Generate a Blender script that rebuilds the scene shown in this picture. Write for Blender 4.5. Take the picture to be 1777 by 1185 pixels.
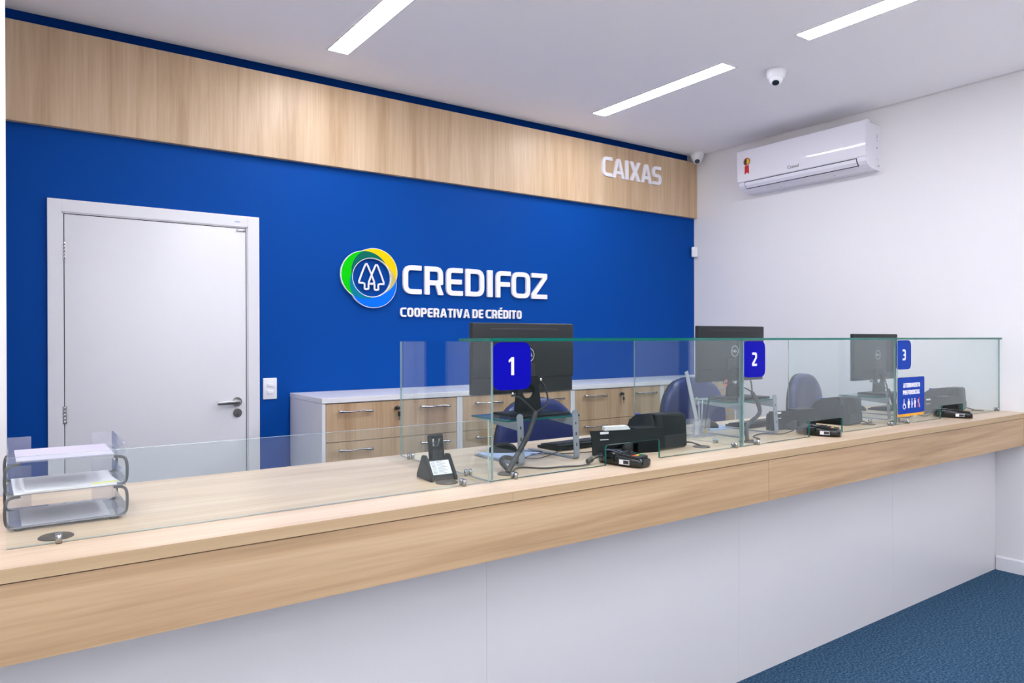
import bpy, bmesh, math, random
from mathutils import Vector, Matrix

# ------------------------------------------------------------------ scene, camera, world, exposure
S = bpy.context.scene
for o in list(bpy.data.objects): bpy.data.objects.remove(o)
COL = S.collection
S.view_settings.view_transform = 'Standard'
S.view_settings.look = 'None'
S.view_settings.gamma = 1
S.view_settings.use_curve_mapping = False
S.view_settings.exposure = 1.17
EYE = 1.46
cam_d = bpy.data.cameras.new('camera')
cam_d.sensor_width = 36.0
cam_d.lens = 1244.8 * 36 / 1777
cam_d.clip_start = 0.05
cam = bpy.data.objects.new('camera', cam_d); COL.objects.link(cam)
yaw, pit, rol = 0.6172221, -0.0028651, -0.0023163
fw = Vector((math.sin(yaw)*math.cos(pit), math.cos(yaw)*math.cos(pit), math.sin(pit)))
rt = Vector((math.cos(yaw), -math.sin(yaw), 0)); up = rt.cross(fw)
r2 = math.cos(rol)*rt + math.sin(rol)*up; u2 = -math.sin(rol)*rt + math.cos(rol)*up
M = Matrix((r2, u2, -fw)).transposed().to_4x4(); M.translation = Vector((0, 0, EYE))
cam.matrix_world = M
S.camera = cam
W = bpy.data.worlds.new('world'); S.world = W; W.use_nodes = True
# made-up daylight from the open left side, brighter below the horizon to lift ceiling
bg = W.node_tree.nodes['Background']; bg.inputs[1].default_value = 1.0
_wt = W.node_tree; _tc = _wt.nodes.new('ShaderNodeTexCoord'); _sp = _wt.nodes.new('ShaderNodeSeparateXYZ'); _rp = _wt.nodes.new('ShaderNodeValToRGB')
_wt.links.new(_tc.outputs['Generated'], _sp.inputs[0]); _wt.links.new(_sp.outputs['Z'], _rp.inputs[0]); _wt.links.new(_rp.outputs[0], bg.inputs[0])
_mp = _wt.nodes.new('ShaderNodeMapRange'); _mp.inputs[1].default_value = -0.05; _mp.inputs[2].default_value = 0.05
_wt.links.new(_sp.outputs['Z'], _mp.inputs[0]); _wt.links.new(_mp.outputs[0], _rp.inputs[0])
_rp.color_ramp.elements[0].color = (1.0, 0.98, 0.97, 1); _rp.color_ramp.elements[1].color = (0.30, 0.315, 0.35, 1)
bg.inputs[1].default_value = 1.1
S.cycles.transparent_max_bounces = 32
S.cycles.max_bounces = 10
LIGHT = 21

# ------------------------------------------------------------------ materials
MATS = {}
def mat(name, col=(0.8, 0.8, 0.8), rough=0.5, metal=0.0, spec=0.5, emit=None, es=1.0, coat=0.0):
    if name in MATS: return MATS[name]
    m = bpy.data.materials.new(name); m.use_nodes = True
    b = m.node_tree.nodes['Principled BSDF']
    b.inputs['Base Color'].default_value = (*col, 1)
    b.inputs['Roughness'].default_value = rough
    b.inputs['Metallic'].default_value = metal
    b.inputs['Specular IOR Level'].default_value = spec
    b.inputs['Coat Weight'].default_value = coat
    if emit:
        b.inputs['Emission Color'].default_value = (*emit, 1); b.inputs['Emission Strength'].default_value = es
    MATS[name] = m
    return m
def nd(m, t, **kw):
    n = m.node_tree.nodes.new(t)
    for k, v in kw.items(): setattr(n, k, v)
    return n
def lk(m, a, b): m.node_tree.links.new(a, b)
def bumped(name, col, rough, scale, strength, dist=0.002, var=0.0, spec=0.5):
    m = mat(name, col, rough, spec=spec); b = m.node_tree.nodes['Principled BSDF']
    tc = nd(m, 'ShaderNodeTexCoord'); n = nd(m, 'ShaderNodeTexNoise'); n.inputs['Scale'].default_value = scale; n.inputs['Detail'].default_value = 5
    lk(m, tc.outputs['Object'], n.inputs['Vector'])
    bp = nd(m, 'ShaderNodeBump'); bp.inputs['Strength'].default_value = strength; bp.inputs['Distance'].default_value = dist
    lk(m, n.outputs['Fac'], bp.inputs['Height']); lk(m, bp.outputs[0], b.inputs['Normal'])
    if var:
        r = nd(m, 'ShaderNodeValToRGB')
        r.color_ramp.elements[0].position = 0.3; r.color_ramp.elements[1].position = 0.7
        r.color_ramp.elements[0].color = (*[c*(1-var) for c in col], 1); r.color_ramp.elements[1].color = (*[min(1, c*(1+var)) for c in col], 1)
        lk(m, n.outputs['Fac'], r.inputs[0]); lk(m, r.outputs[0], b.inputs['Base Color'])
    return m
def wood(name, axis, ca, cb, cc, rough=0.42, fine=1.0):
    """oak laminate, grain along axis 0/1/2 of the object"""
    m = mat(name, ca, rough); b = m.node_tree.nodes['Principled BSDF']
    tc = nd(m, 'ShaderNodeTexCoord'); mp = nd(m, 'ShaderNodeMapping')
    sc = [9.0*fine]*3; sc[axis] = 0.55
    mp.inputs['Scale'].default_value = sc
    lk(m, tc.outputs['Object'], mp.inputs['Vector'])
    n1 = nd(m, 'ShaderNodeTexNoise'); n1.inputs['Scale'].default_value = 1.2; n1.inputs['Detail'].default_value = 5; n1.inputs['Roughness'].default_value = 0.62; n1.inputs['Distortion'].default_value = 0.5
    lk(m, mp.outputs[0], n1.inputs['Vector'])
    mp2 = nd(m, 'ShaderNodeMapping'); sc2 = [90.0]*3; sc2[axis] = 2.2; mp2.inputs['Scale'].default_value = sc2
    lk(m, tc.outputs['Object'], mp2.inputs['Vector'])
    n2 = nd(m, 'ShaderNodeTexNoise'); n2.inputs['Scale'].default_value = 1.0; n2.inputs['Detail'].default_value = 3
    lk(m, mp2.outputs[0], n2.inputs['Vector'])
    r = nd(m, 'ShaderNodeValToRGB'); e = r.color_ramp.elements
    e[0].position = 0.30; e[0].color = (*cb, 1); e[1].position = 0.72; e[1].color = (*cc, 1)
    x = e.new(0.5); x.color = (*ca, 1)
    lk(m, n1.outputs['Fac'], r.inputs[0])
    mx = nd(m, 'ShaderNodeMixRGB', blend_type='MULTIPLY'); mx.inputs[0].default_value = 0.4
    r3 = nd(m, 'ShaderNodeValToRGB'); r3.color_ramp.elements[0].position = 0.3; r3.color_ramp.elements[0].color = (0.72, 0.68, 0.62, 1); r3.color_ramp.elements[1].position = 0.62; r3.color_ramp.elements[1].color = (1, 1, 1, 1)
    lk(m, n2.outputs['Fac'], r3.inputs[0]); lk(m, r.outputs[0], mx.inputs[1]); lk(m, r3.outputs[0], mx.inputs[2])
    lk(m, mx.outputs[0], b.inputs['Base Color'])
    return m
def glass(name, tint, diff=None, dmix=0.0, rough=0.0):
    m = bpy.data.materials.new(name); m.use_nodes = True; nt = m.node_tree; nt.nodes.clear()
    out = nd(m, 'ShaderNodeOutputMaterial'); t = nd(m, 'ShaderNodeBsdfTransparent'); t.inputs[0].default_value = (*tint, 1)
    g = nd(m, 'ShaderNodeBsdfGlossy'); g.inputs['Roughness'].default_value = rough; g.inputs[0].default_value = (0.95, 1, 1, 1)
    geo = nd(m, 'ShaderNodeNewGeometry'); io = nd(m, 'ShaderNodeMix'); io.data_type = 'FLOAT'
    io.inputs[2].default_value = 1.5; io.inputs[3].default_value = 1/1.5
    lk(m, geo.outputs['Backfacing'], io.inputs[0])
    fr = nd(m, 'ShaderNodeFresnel'); lk(m, io.outputs[0], fr.inputs['IOR'])
    mx = nd(m, 'ShaderNodeMixShader'); lk(m, fr.outputs[0], mx.inputs[0])
    base = t.outputs[0]
    if diff:
        d = nd(m, 'ShaderNodeBsdfDiffuse'); d.inputs[0].default_value = (*diff, 1)
        m2 = nd(m, 'ShaderNodeMixShader'); m2.inputs[0].default_value = dmix
        lk(m, t.outputs[0], m2.inputs[1]); lk(m, d.outputs[0], m2.inputs[2]); base = m2.outputs[0]
    lk(m, base, mx.inputs[1]); lk(m, g.outputs[0], mx.inputs[2]); lk(m, mx.outputs[0], out.inputs[0])
    MATS[name] = m
    return m

white_wall = bumped('white_wall_paint', (0.78, 0.77, 0.79), 0.75, 260, 0.05, 0.001)
ceil_m = bumped('ceiling_paint', (0.94, 0.925, 0.95), 0.85, 200, 0.04, 0.001)
blue_wall = bumped('blue_wall_paint', (0.0, 0.058, 0.31), 0.6, 260, 0.06, 0.001, spec=0.1)
carpet = bumped('carpet_pile', (0.020, 0.078, 0.155), 0.95, 420, 1.0, 0.006, 0.0, spec=0.1)
def carpet_colour():
    m = carpet; b = m.node_tree.nodes['Principled BSDF']
    tc = nd(m, 'ShaderNodeTexCoord'); n = nd(m, 'ShaderNodeTexNoise'); n.inputs['Scale'].default_value = 95; n.inputs['Detail'].default_value = 8; n.inputs['Roughness'].default_value = 0.85
    lk(m, tc.outputs['Object'], n.inputs['Vector'])
    r = nd(m, 'ShaderNodeValToRGB'); e = r.color_ramp.elements
    e[0].position = 0.38; e[0].color = (0.004, 0.025, 0.055, 1); e[1].position = 0.64; e[1].color = (0.17, 0.28, 0.42, 1)
    x = e.new(0.5); x.color = (0.038, 0.105, 0.195, 1)
    lk(m, n.outputs['Fac'], r.inputs[0]); lk(m, r.outputs[0], b.inputs['Base Color'])
carpet_colour()
W1, W2, W3 = (0.58, 0.415, 0.26), (0.47, 0.32, 0.19), (0.68, 0.51, 0.35)
wood_v = wood('oak_laminate_upright_grain', 2, W1, W2, W3, 0.45)
wood_drawer = wood('oak_laminate_drawer', 2, (0.58, 0.40, 0.245), (0.45, 0.29, 0.165), (0.67, 0.49, 0.32), 0.4)
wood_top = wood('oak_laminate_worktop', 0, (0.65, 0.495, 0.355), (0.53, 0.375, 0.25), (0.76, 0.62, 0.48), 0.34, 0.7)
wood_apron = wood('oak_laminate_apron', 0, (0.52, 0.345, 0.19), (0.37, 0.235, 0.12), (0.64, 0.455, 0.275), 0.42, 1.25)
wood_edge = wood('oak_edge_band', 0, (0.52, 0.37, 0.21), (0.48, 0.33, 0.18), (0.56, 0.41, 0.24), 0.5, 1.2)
dark_wall_m = bumped('dark_wall_for_reflections', (0.10, 0.11, 0.115), 0.7, 200, 0.03)  # dark tone for the added wall that the glass screens mirror
bounce_floor_m = bumped('pale_bounce_floor', (0.88, 0.86, 0.85), 0.35, 3, 0.02)  # pale tone for the added floor that bounces lamp light upward
white_lam = mat('white_laminate', (0.80, 0.79, 0.82), 0.28)
white_panel = mat('white_counter_laminate', (0.76, 0.745, 0.755), 0.30)
door_white = mat('door_lacquer', (0.75, 0.745, 0.78), 0.35)
white_pl = mat('white_plastic', (0.80, 0.80, 0.84), 0.3)
white_gloss = mat('glossy_white_plastic', (0.80, 0.79, 0.86), 0.035)
grey_slot = mat('dark_gap', (0.03, 0.03, 0.04), 0.7)
sign_white = mat('sign_white_acrylic', (0.86, 0.85, 0.90), 0.35)
steel = mat('satin_steel', (0.55, 0.54, 0.55), 0.25, 1.0)
clamp_m = mat('brushed_clamp_metal', (0.36, 0.36, 0.37), 0.22, 1.0)
chrome = mat('chrome', (0.75, 0.74, 0.76), 0.10, 1.0)
black_pl = bumped('black_plastic', (0.007, 0.010, 0.011), 0.42, 500, 0.05, 0.0005, spec=0.14)
black_matt = mat('matt_black_plastic', (0.014, 0.017, 0.019), 0.5, spec=0.3)
black_gloss = mat('glossy_black_plastic', (0.006, 0.008, 0.008), 0.08)
dark_screen = mat('dark_screen', (0.02, 0.03, 0.05), 0.06)
rubber = mat('grommet_grey_plastic', (0.045, 0.042, 0.042), 0.5)
cable_m = mat('black_cable', (0.012, 0.012, 0.014), 0.45)
grey_metal = mat('grey_painted_metal', (0.24, 0.26, 0.31), 0.4)
navy = bumped('navy_vinyl', (0.012, 0.022, 0.13), 0.30, 350, 0.10, 0.001)
paper = mat('paper', (0.80, 0.80, 0.84), 0.8)
paper_blue = mat('blue_paper', (0.42, 0.52, 0.78), 0.8)
yellow_note = mat('yellow_note', (0.75, 0.75, 0.25), 0.8)
pink_note = mat('coral_note', (0.75, 0.20, 0.16), 0.8)
orange_note = mat('orange_note', (0.9, 0.45, 0.2), 0.8)
sign_blue = mat('sign_blue', (0.0, 0.0, 0.36), 0.45, spec=0.1)
sign_blue2 = mat('sign_blue_lighter', (0.0, 0.045, 0.38), 0.45, spec=0.1)
sign_yellow = mat('sign_yellow', (0.90, 0.42, 0.0), 0.4)
red_m = mat('red_ink', (0.6, 0.02, 0.03), 0.5)
green_key = mat('green_key', (0.0, 0.30, 0.12), 0.4)
yellow_key = mat('yellow_key', (0.75, 0.55, 0.02), 0.4)
blue_btn = mat('blue_button', (0.02, 0.08, 0.7), 0.3)
badge_m = mat('badge_silver', (0.6, 0.6, 0.62), 0.4)
ink = mat('dark_ink', (0.03, 0.03, 0.04), 0.6)
grey_ink = mat('grey_ink', (0.30, 0.30, 0.33), 0.7)
g_pane = glass('clear_glass', (0.955, 0.985, 0.978))
g_edge = glass('polished_green_glass_edge', (0.12, 0.40, 0.34), (0.004, 0.17, 0.135), 0.70, 0.05)
g_edge2 = glass('pale_glass_edge', (0.55, 0.75, 0.72), (0.62, 0.72, 0.68), 0.75, 0.05)
acrylic = glass('clear_acrylic', (0.93, 0.925, 0.95), (0.75, 0.74, 0.80), 0.10, 0.02)
acrylic_smoke = glass('smoked_acrylic_shelf', (0.80, 0.79, 0.83), (0.50, 0.49, 0.56), 0.42, 0.03)
g_edge3 = glass('grey_green_glass_edge', (0.40, 0.58, 0.56), (0.30, 0.42, 0.42), 0.55, 0.03)
light_m = mat('led_diffuser', (0.9, 0.9, 0.9), 0.5, emit=(0.955, 0.96, 1.02), es=LIGHT)
logo_cols = {'green': mat('logo_green', (0.0, 0.58, 0.0), 0.5, spec=0.1), 'yellow': mat('logo_yellow', (1.0, 0.60, 0.0), 0.5, spec=0.1), 'blue': mat('logo_blue', (0.0, 0.16, 0.83), 0.5, spec=0.1),
             'gy': mat('logo_dark_green', (0.0, 0.14, 0.10), 0.5, spec=0.1), 'gb': mat('logo_teal', (0.0, 0.20, 0.30), 0.5, spec=0.1), 'yb': mat('logo_tan', (0.55, 0.47, 0.16), 0.5, spec=0.1)}

# ------------------------------------------------------------------ mesh helpers
class MB:
    def __init__(s): s.bm = bmesh.new(); s.m = Matrix.Identity(4)
    def V(s, co): return s.bm.verts.new(s.m @ Vector(co))
    def F(s, vs, mi=0, sm=False):
        try: f = s.bm.faces.new(vs)
        except ValueError: return None
        f.material_index = mi; f.smooth = sm
        return f
    def box(s, x0, x1, y0, y1, z0, z1, mi=0):
        v = [s.V((x, y, z)) for z in (z0, z1) for y in (y0, y1) for x in (x0, x1)]
        for q in ((0, 2, 3, 1), (4, 5, 7, 6), (0, 1, 5, 4), (2, 6, 7, 3), (0, 4, 6, 2), (1, 3, 7, 5)): s.F([v[i] for i in q], mi)
        return s
    def rbox(s, x0, x1, y0, y1, z0, z1, r=0.005, seg=3, mi=0, sm=True):
        t = bmesh.new(); bmesh.ops.create_cube(t, size=1)
        for v in t.verts: v.co = Vector(((x0+x1)/2+v.co.x*(x1-x0), (y0+y1)/2+v.co.y*(y1-y0), (z0+z1)/2+v.co.z*(z1-z0)))
        bmesh.ops.bevel(t, geom=list(t.edges)+list(t.verts), offset=r, segments=seg, profile=0.5, affect='EDGES', clamp_overlap=True)
        mp = {v: s.V(v.co) for v in t.verts}
        for f in t.faces: s.F([mp[v] for v in f.verts], mi, sm)
        t.free(); return s
    def prism(s, pts, ax, t0, t1, mi=0, side=None, sm=False):
        """pts = polygon in the two other axes (order kept), extruded along ax"""
        if side is None: side = mi
        def P(a, b, t): return {0: (t, a, b), 1: (a, t, b), 2: (a, b, t)}[ax]
        A = [s.V(P(a, b, t0)) for a, b in pts]; B = [s.V(P(a, b, t1)) for a, b in pts]
        s.F(list(reversed(A)), mi); s.F(B, mi); n = len(pts)
        for i in range(n): s.F([A[i], A[(i+1) % n], B[(i+1) % n], B[i]], side, sm)
        return s
    def ring(s, c, ax1, ax2, r, n): return [s.V(c+ax1*(r*math.cos(2*math.pi*i/n))+ax2*(r*math.sin(2*math.pi*i/n))) for i in range(n)]
    def tube(s, pts, r, n=10, mi=0, smooth=0, closed=False, flat=1.0):
        pts = [Vector(p) for p in pts]
        if smooth: pts = catmull(pts, smooth, closed)
        rs = r if isinstance(r, (list, tuple)) else [r]*len(pts)
        if len(rs) != len(pts): rs = [rs[min(len(rs)-1, int(i*len(rs)/len(pts)))] for i in range(len(pts))]
        rings = []; last = None; N = len(pts)
        for i, p in enumerate(pts):
            d = (pts[(i+1) % N] - pts[i-1]) if closed else (pts[min(i+1, N-1)]-pts[max(i-1, 0)])
            d.normalize()
            a = d.cross(Vector((0, 0, 1))) if last is None else last - d*last.dot(d)
            if a.length < 1e-4: a = d.cross(Vector((0, 1, 0)))
            a.normalize(); b = d.cross(a); last = a
            rings.append([s.V(p+a*(rs[i]*math.cos(2*math.pi*k/n))+b*(rs[i]*flat*math.sin(2*math.pi*k/n))) for k in range(n)])
        for i in range(N if closed else N-1):
            A, B = rings[i], rings[(i+1) % N]
            for k in range(n): s.F([A[k], A[(k+1) % n], B[(k+1) % n], B[k]], mi, True)
        if not closed: s.F(list(reversed(rings[0])), mi); s.F(rings[-1], mi)
        return s
    def cyl(s, p0, p1, r, n=20, mi=0): 
        rr = r if isinstance(r, (list, tuple)) else [r, r]
        return s.tube([p0, p1], rr, n, mi)
    def lathe(s, prof, c=(0, 0, 0), n=28, mi=0, sm=True, sx=1.0, sy=1.0):
        rings = []
        for r, z in prof: rings.append([s.V((c[0]+sx*r*math.cos(2*math.pi*k/n), c[1]+sy*r*math.sin(2*math.pi*k/n), c[2]+z)) for k in range(n)])
        for A, B in zip(rings, rings[1:]):
            for k in range(n): s.F([A[k], A[(k+1) % n], B[(k+1) % n], B[k]], mi, sm)
        s.F(list(reversed(rings[0])), mi); s.F(rings[-1], mi)
        return s
def catmull(p, k, closed=False):
    out = []; n = len(p)
    for i in range(n if closed else n-1):
        a = p[i-1] if (i or closed) else p[0]; b = p[i]; c = p[(i+1) % n]; d = p[(i+2) % n] if (closed or i+2 < n) else p[-1]
        for j in range(k):
            t = j/k
            out.append(0.5*((2*b)+(c-a)*t+(2*a-5*b+4*c-d)*t*t+(3*b-a-3*c+d)*t**3))
    if not closed: out.append(p[-1])
    return out
def obj(name, mb, mats, parent=None, label=None, kind=None, cat=None, group=None):
    if not isinstance(mats, (list, tuple)): mats = [mats]
    if isinstance(mb, MB):
        bmesh.ops.recalc_face_normals(mb.bm, faces=mb.bm.faces)
        me = bpy.data.meshes.new(name); mb.bm.to_mesh(me); mb.bm.free()
    else: me = mb; me.name = name
    for m in mats: me.materials.append(m)
    o = bpy.data.objects.new(name, me); COL.objects.link(o)
    if parent: o.parent = parent
    tag(o, label, cat, group, kind)
    return o
def tag(o, label=None, cat=None, group=None, kind=None):
    if label: o['label'] = label
    if cat: o['category'] = cat
    if group: o['group'] = group
    if kind: o['kind'] = kind
    return o
def thing(name, label, cat, loc=(0, 0, 0), rz=0, group=None, kind=None):
    o = bpy.data.objects.new(name, None); COL.objects.link(o); o.empty_display_size = 0.05
    o.location = loc; o.rotation_euler = (0, 0, rz)
    return tag(o, label, cat, group, kind)
def dup(root, loc, rz, label, group=None):
    def rec(o, par):
        c = o.copy(); COL.objects.link(c); c.parent = par
        for ch in o.children: rec(ch, c)
        return c
    c = rec(root, None); c.location = loc; c.rotation_euler = (0, 0, rz); c['label'] = label
    if group: c['group'] = group
    return c
def rr(pts, seg=5):
    """polygon with rounded corners: pts = (x, y, radius)"""
    out = []; n = len(pts)
    for i in range(n):
        p = Vector(pts[i][:2]); r = pts[i][2] if len(pts[i]) > 2 else 0
        a = Vector(pts[i-1][:2])-p; b = Vector(pts[(i+1) % n][:2])-p
        if r <= 0: out.append(tuple(p)); continue
        ang = a.angle(b); d = min(r/math.tan(ang/2), a.length*0.49, b.length*0.49)
        p0 = p+a.normalized()*d; p1 = p+b.normalized()*d
        for j in range(seg+1):
            t = j/seg; out.append(tuple((1-t)**2*p0+2*t*(1-t)*p+t*t*p1))
    return out
def rrect(x0, x1, z0, z1, r, seg=5): return rr([(x0, z0, r), (x1, z0, r), (x1, z1, r), (x0, z1, r)], seg)

# ------------------------------------------------------------------ lettering (outlines drawn here, cap height 1)
def glyph(ch, w, s):
    h = s*0.92
    if ch == 'C': return [rr([(w, 1, .03), (0, 1, .34), (0, 0, .34), (w, 0, .03), (w, h, .02), (s, h, .13), (s, 1-h, .13), (w, 1-h, .02)])]
    if ch == 'G': return glyph('C', w, s)
    if ch == 'E': return [rr([(w, 1, .03), (0, 1, .26), (0, 0, .26), (w, 0, .03), (w, h, .02), (s, h, .08), (s, .5-h/2, .0), (w*.94, .5-h/2, .02), (w*.94, .5+h/2, .02), (s, .5+h/2, .0), (s, 1-h, .08), (w, 1-h, .02)])]
    if ch == 'F': return [rr([(w, 1, .03), (0, 1, .26), (0, 0, .02), (s, 0, .02), (s, .5-h/2, .0), (w*.94, .5-h/2, .02), (w*.94, .5+h/2, .02), (s, .5+h/2, .0), (s, 1-h, .08), (w, 1-h, .02)])]
    if ch == 'R': return [rr([(0, 0, .02), (0, 1, .02), (w*.97, 1, .30), (w*.97, .36, .16), (w*.80, .36, .05), (w, 0, .02), (w-s*1.1, 0, .02), (w*.58, .34, .0), (s, .34, .0), (s, 0, .02)]), rr([(s, .34+h, 0), (w*.97-s, .34+h, .08), (w*.97-s, 1-h, .1), (s, 1-h, 0)])]
    if ch == 'P': return [rr([(0, 0, .02), (0, 1, .02), (w, 1, .30), (w, .34, .28), (s, .34, .0), (s, 0, .02)]), rr([(s, .34+h, 0), (w-s, .34+h, .08), (w-s, 1-h, .1), (s, 1-h, 0)])]
    if ch == 'D': return [rr([(0, 0, .02), (0, 1, .02), (w, 1, .34), (w, 0, .34)]), rr([(s, h, 0), (w-s, h, .14), (w-s, 1-h, .14), (s, 1-h, 0)])]
    if ch == 'O': return [rr([(0, 0, .32), (0, 1, .32), (w, 1, .32), (w, 0, .32)]), rr([(s, h, .13), (w-s, h, .13), (w-s, 1-h, .13), (s, 1-h, .13)])]
    if ch == 'I': return [rr([(0, 0, .02), (0, 1, .02), (w, 1, .02), (w, 0, .02)])]
    if ch == 'Z': return [rr([(0, 1, .02), (w, 1, .04), (w, 1-h*1.1, .05), (s*1.15, h, .0), (w, h, .02), (w, 0, .02), (0, 0, .04), (0, h*1.1, .05), (w-s*1.15, 1-h, .0), (0, 1-h, .02)])]
    if ch == 'T': return [rr([(0, 1, .02), (w, 1, .02), (w, 1-h, .02), ((w+s)/2, 1-h, 0), ((w+s)/2, 0, .02), ((w-s)/2, 0, .02), ((w-s)/2, 1-h, 0), (0, 1-h, .02)])]
    if ch == 'L': return [rr([(0, 1, .02), (s, 1, .02), (s, h, .05), (w, h, .02), (w, 0, .02), (0, 0, .1)])]
    if ch == 'A':
        t = s*.62; c = w/2
        return [rr([(0, 0, .02), (c-t, 1, .12), (c+t, 1, .12), (w, 0, .02), (w-s*1.02, 0, .02), (w-s*1.25, .20, 0), (s*1.25, .20, 0), (s*1.02, 0, .02)]), rr([(s*1.25+.03, .20+h*.9, 0), (w-s*1.25-.03, .20+h*.9, 0), (c, .84, .02)])]
    if ch == 'V': return [rr([(0, 1, .02), (s*1.05, 1, .02), (w/2, .24, .02), (w-s*1.05, 1, .02), (w, 1, .02), (w/2+s*.6, 0, .06), (w/2-s*.6, 0, .06)])]
    if ch == 'N': return [rr([(0, 0, .02), (0, 1, .02), (s, 1, .02), (w-s, .36, 0), (w-s, 1, .02), (w, 1, .02), (w, 0, .02), (w-s, 0, .02), (s, .64, 0), (s, 0, .02)])]
    if ch == 'M': return [rr([(0, 0, .02), (0, 1, .02), (s, 1, .02), (w/2, .46, .02), (w-s, 1, .02), (w, 1, .02), (w, 0, .02), (w-s, 0, .02), (w-s, .6, 0), (w/2, .16, .02), (s, .6, 0), (s, 0, .02)])]
    if ch == 'X':
        c = w/2; a = s*.58
        return [rr([(0, 1, .02), (s*1.15, 1, .02), (c, .66, .02), (w-s*1.15, 1, .02), (w, 1, .02), (c+a, .5, .02), (w, 0, .02), (w-s*1.15, 0, .02), (c, .34, .02), (s*1.15, 0, .02), (0, 0, .02), (c-a, .5, .02)])]
    if ch == 'S':
        return [rr([(w*.96, 1, .03), (0, 1, .28), (0, .42, .24), (w-s, .42, .08), (w-s, h, .08), (w*.04, h, .02), (w*.04, 0, .03), (w, 0, .28), (w, .58, .24), (s, .58, .08), (s, 1-h, .08), (w*.96, 1-h, .02)])]
    if ch == '1': return [rr([(w, 0, .02), (w, 1, .02), (w-s*.9, 1, .02), (0, .84, .03), (0, .70, .03), (w-s, .80, .0), (w-s, 0, .02)])]
    if ch == '2': return [rr([(0, 1, .03), (w, 1, .30), (w, .60, .20), (s*1.2, h, 0), (w, h, .02), (w, 0, .02), (0, 0, .03), (0, h*1.2, .06), (w-s, .62, .10), (w-s, 1-h, .10), (0, 1-h, .02)])]
    if ch == '3': return [rr([(0, 1, .03), (w, 1, .28), (w, .52, .10), (w, .48, .10), (w, 0, .28), (0, 0, .03), (0, h, .02), (w-s, h, .10), (w-s, .42, .06), (w*.28, .42, .02), (w*.28, .58, .02), (w-s, .58, .06), (w-s, 1-h, .10), (0, 1-h, .02)])]
    return [rrect(0, w, 0, 1, .02)]
WID = dict(C=.74, A=.86, I=.20, X=.80, S=.70, O=.72, P=.70, E=.64, R=.74, T=.66, V=.84, D=.74, N=.76, M=.96, F=.60, Z=.66, L=.58)
def flat_mesh(contours, depth, bev=0.0):
    cu = bpy.data.curves.new('tmp', 'CURVE'); cu.dimensions = '2D'; cu.fill_mode = 'BOTH'; cu.extrude = depth/2-bev; cu.bevel_depth = bev
    for c in contours:
        sp = cu.splines.new('POLY'); sp.points.add(len(c)-1); sp.use_cyclic_u = True
        for p, q in zip(sp.points, c): p.co = (q[0], q[1], 0, 1)
    o = bpy.data.objects.new('tmp', cu); COL.objects.link(o); bpy.context.view_layer.update()
    me = bpy.data.meshes.new_from_object(o)
    bpy.data.objects.remove(o); bpy.data.curves.remove(cu)
    return me
UPR = Matrix.Rotation(math.pi/2, 4, 'X')       # stands an XY drawing up in the XZ plane facing -Y
def lettering(parent, text, x0, x1, z0, hgt, y, depth, m, s=.22, boxes=None, bev=0.0, gap=.12, name='letter'):
    """upright letters from x0 to x1 on plane y, standing depth towards -Y; one mesh per letter"""
    if boxes is None:
        tot = 0; spec = []
        for ch in text:
            if ch == ' ': tot += .26; continue
            w = WID[ch.upper() if ch != 'É' else 'E']; spec.append((ch, tot, w)); tot += w+gap
        tot -= gap; k = (x1-x0)/tot
        boxes = [(ch, x0+a*k, x0+(a+w)*k) for ch, a, w in spec]
    for ch, a, b in boxes:
        cs = glyph('E' if ch == 'É' else ch, (b-a)/hgt, s)
        if ch == 'É': cs.append([(.25, 1.08), (.42, 1.08), (.62, 1.28), (.36, 1.28)])
        cs = [[(p*hgt, q*hgt) for p, q in c] for c in cs]
        me = flat_mesh(cs, depth, bev)
        me.transform(Matrix.Translation((a, y-depth/2, z0)) @ UPR)
        obj(name, me, m, parent)
def bfont(parent, name, text, size, M4, m, depth=0.0006, align='CENTER'):
    cu = bpy.data.curves.new('tmp', 'FONT'); cu.body = text; cu.size = size; cu.extrude = depth/2; cu.align_x = align; cu.align_y = 'CENTER'
    o = bpy.data.objects.new('tmp', cu); COL.objects.link(o); bpy.context.view_layer.update()
    me = bpy.data.meshes.new_from_object(o); bpy.data.objects.remove(o); bpy.data.curves.remove(cu)
    me.transform(M4)
    return obj(name, me, m, parent)

# ------------------------------------------------------------------ the room
XW, YW, ZC = 5.126, 4.36, 3.11
def struct(name, mb, m, parent=None, **k):
    return obj(name, mb, m, parent, kind=None if parent else 'structure', **k)
struct('added_bounce_floor', MB().box(-4, XW, -4.5, 0.0, -0.05, 0), bounce_floor_m, label='pale floor added out of view to bounce light up to the ceiling')  # unseen pale floor, added to throw light up at the ceiling
struct('floor', MB().box(-4, XW, 0.0, YW, -0.05, 0), carpet, label='dark blue carpeted floor in front of the counter')
struct('ceiling', MB().box(-4, XW-0.010, -4.5, YW-0.006, ZC, ZC+0.04).box(-4.1, XW+0.15, -4.5, YW+0.30, ZC+0.07, ZC+0.12), ceil_m, label='flat white ceiling with linear lights')
struct('wall_back', MB().box(-0.15, XW, YW, YW+0.20, 0, 3.0).box(-0.15, XW, YW+0.08, YW+0.20, 3.0, ZC+0.07), blue_wall, label='royal blue painted wall behind the counter')
struct('added_dark_wall', MB().box(XW, XW+0.15, -4.5, -0.6, 0, ZC+0.07), dark_wall_m)  # unseen grey stretch, added so the glass screens reflect something dark
struct('wall_right', MB().box(XW, XW+0.15, -0.6, YW+0.30, 0, ZC+0.07), white_wall, label='white wall carrying the air conditioner')
struct('wall_left', MB().box(-0.15, 0.010, 3.0, YW, 0, ZC+0.07), white_wall, label='end of a white wall at the left edge')
struct('wall_hall_back', MB().box(-4.0, -0.15, 3.0, 3.15, 0, ZC+0.07), white_wall)
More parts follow.
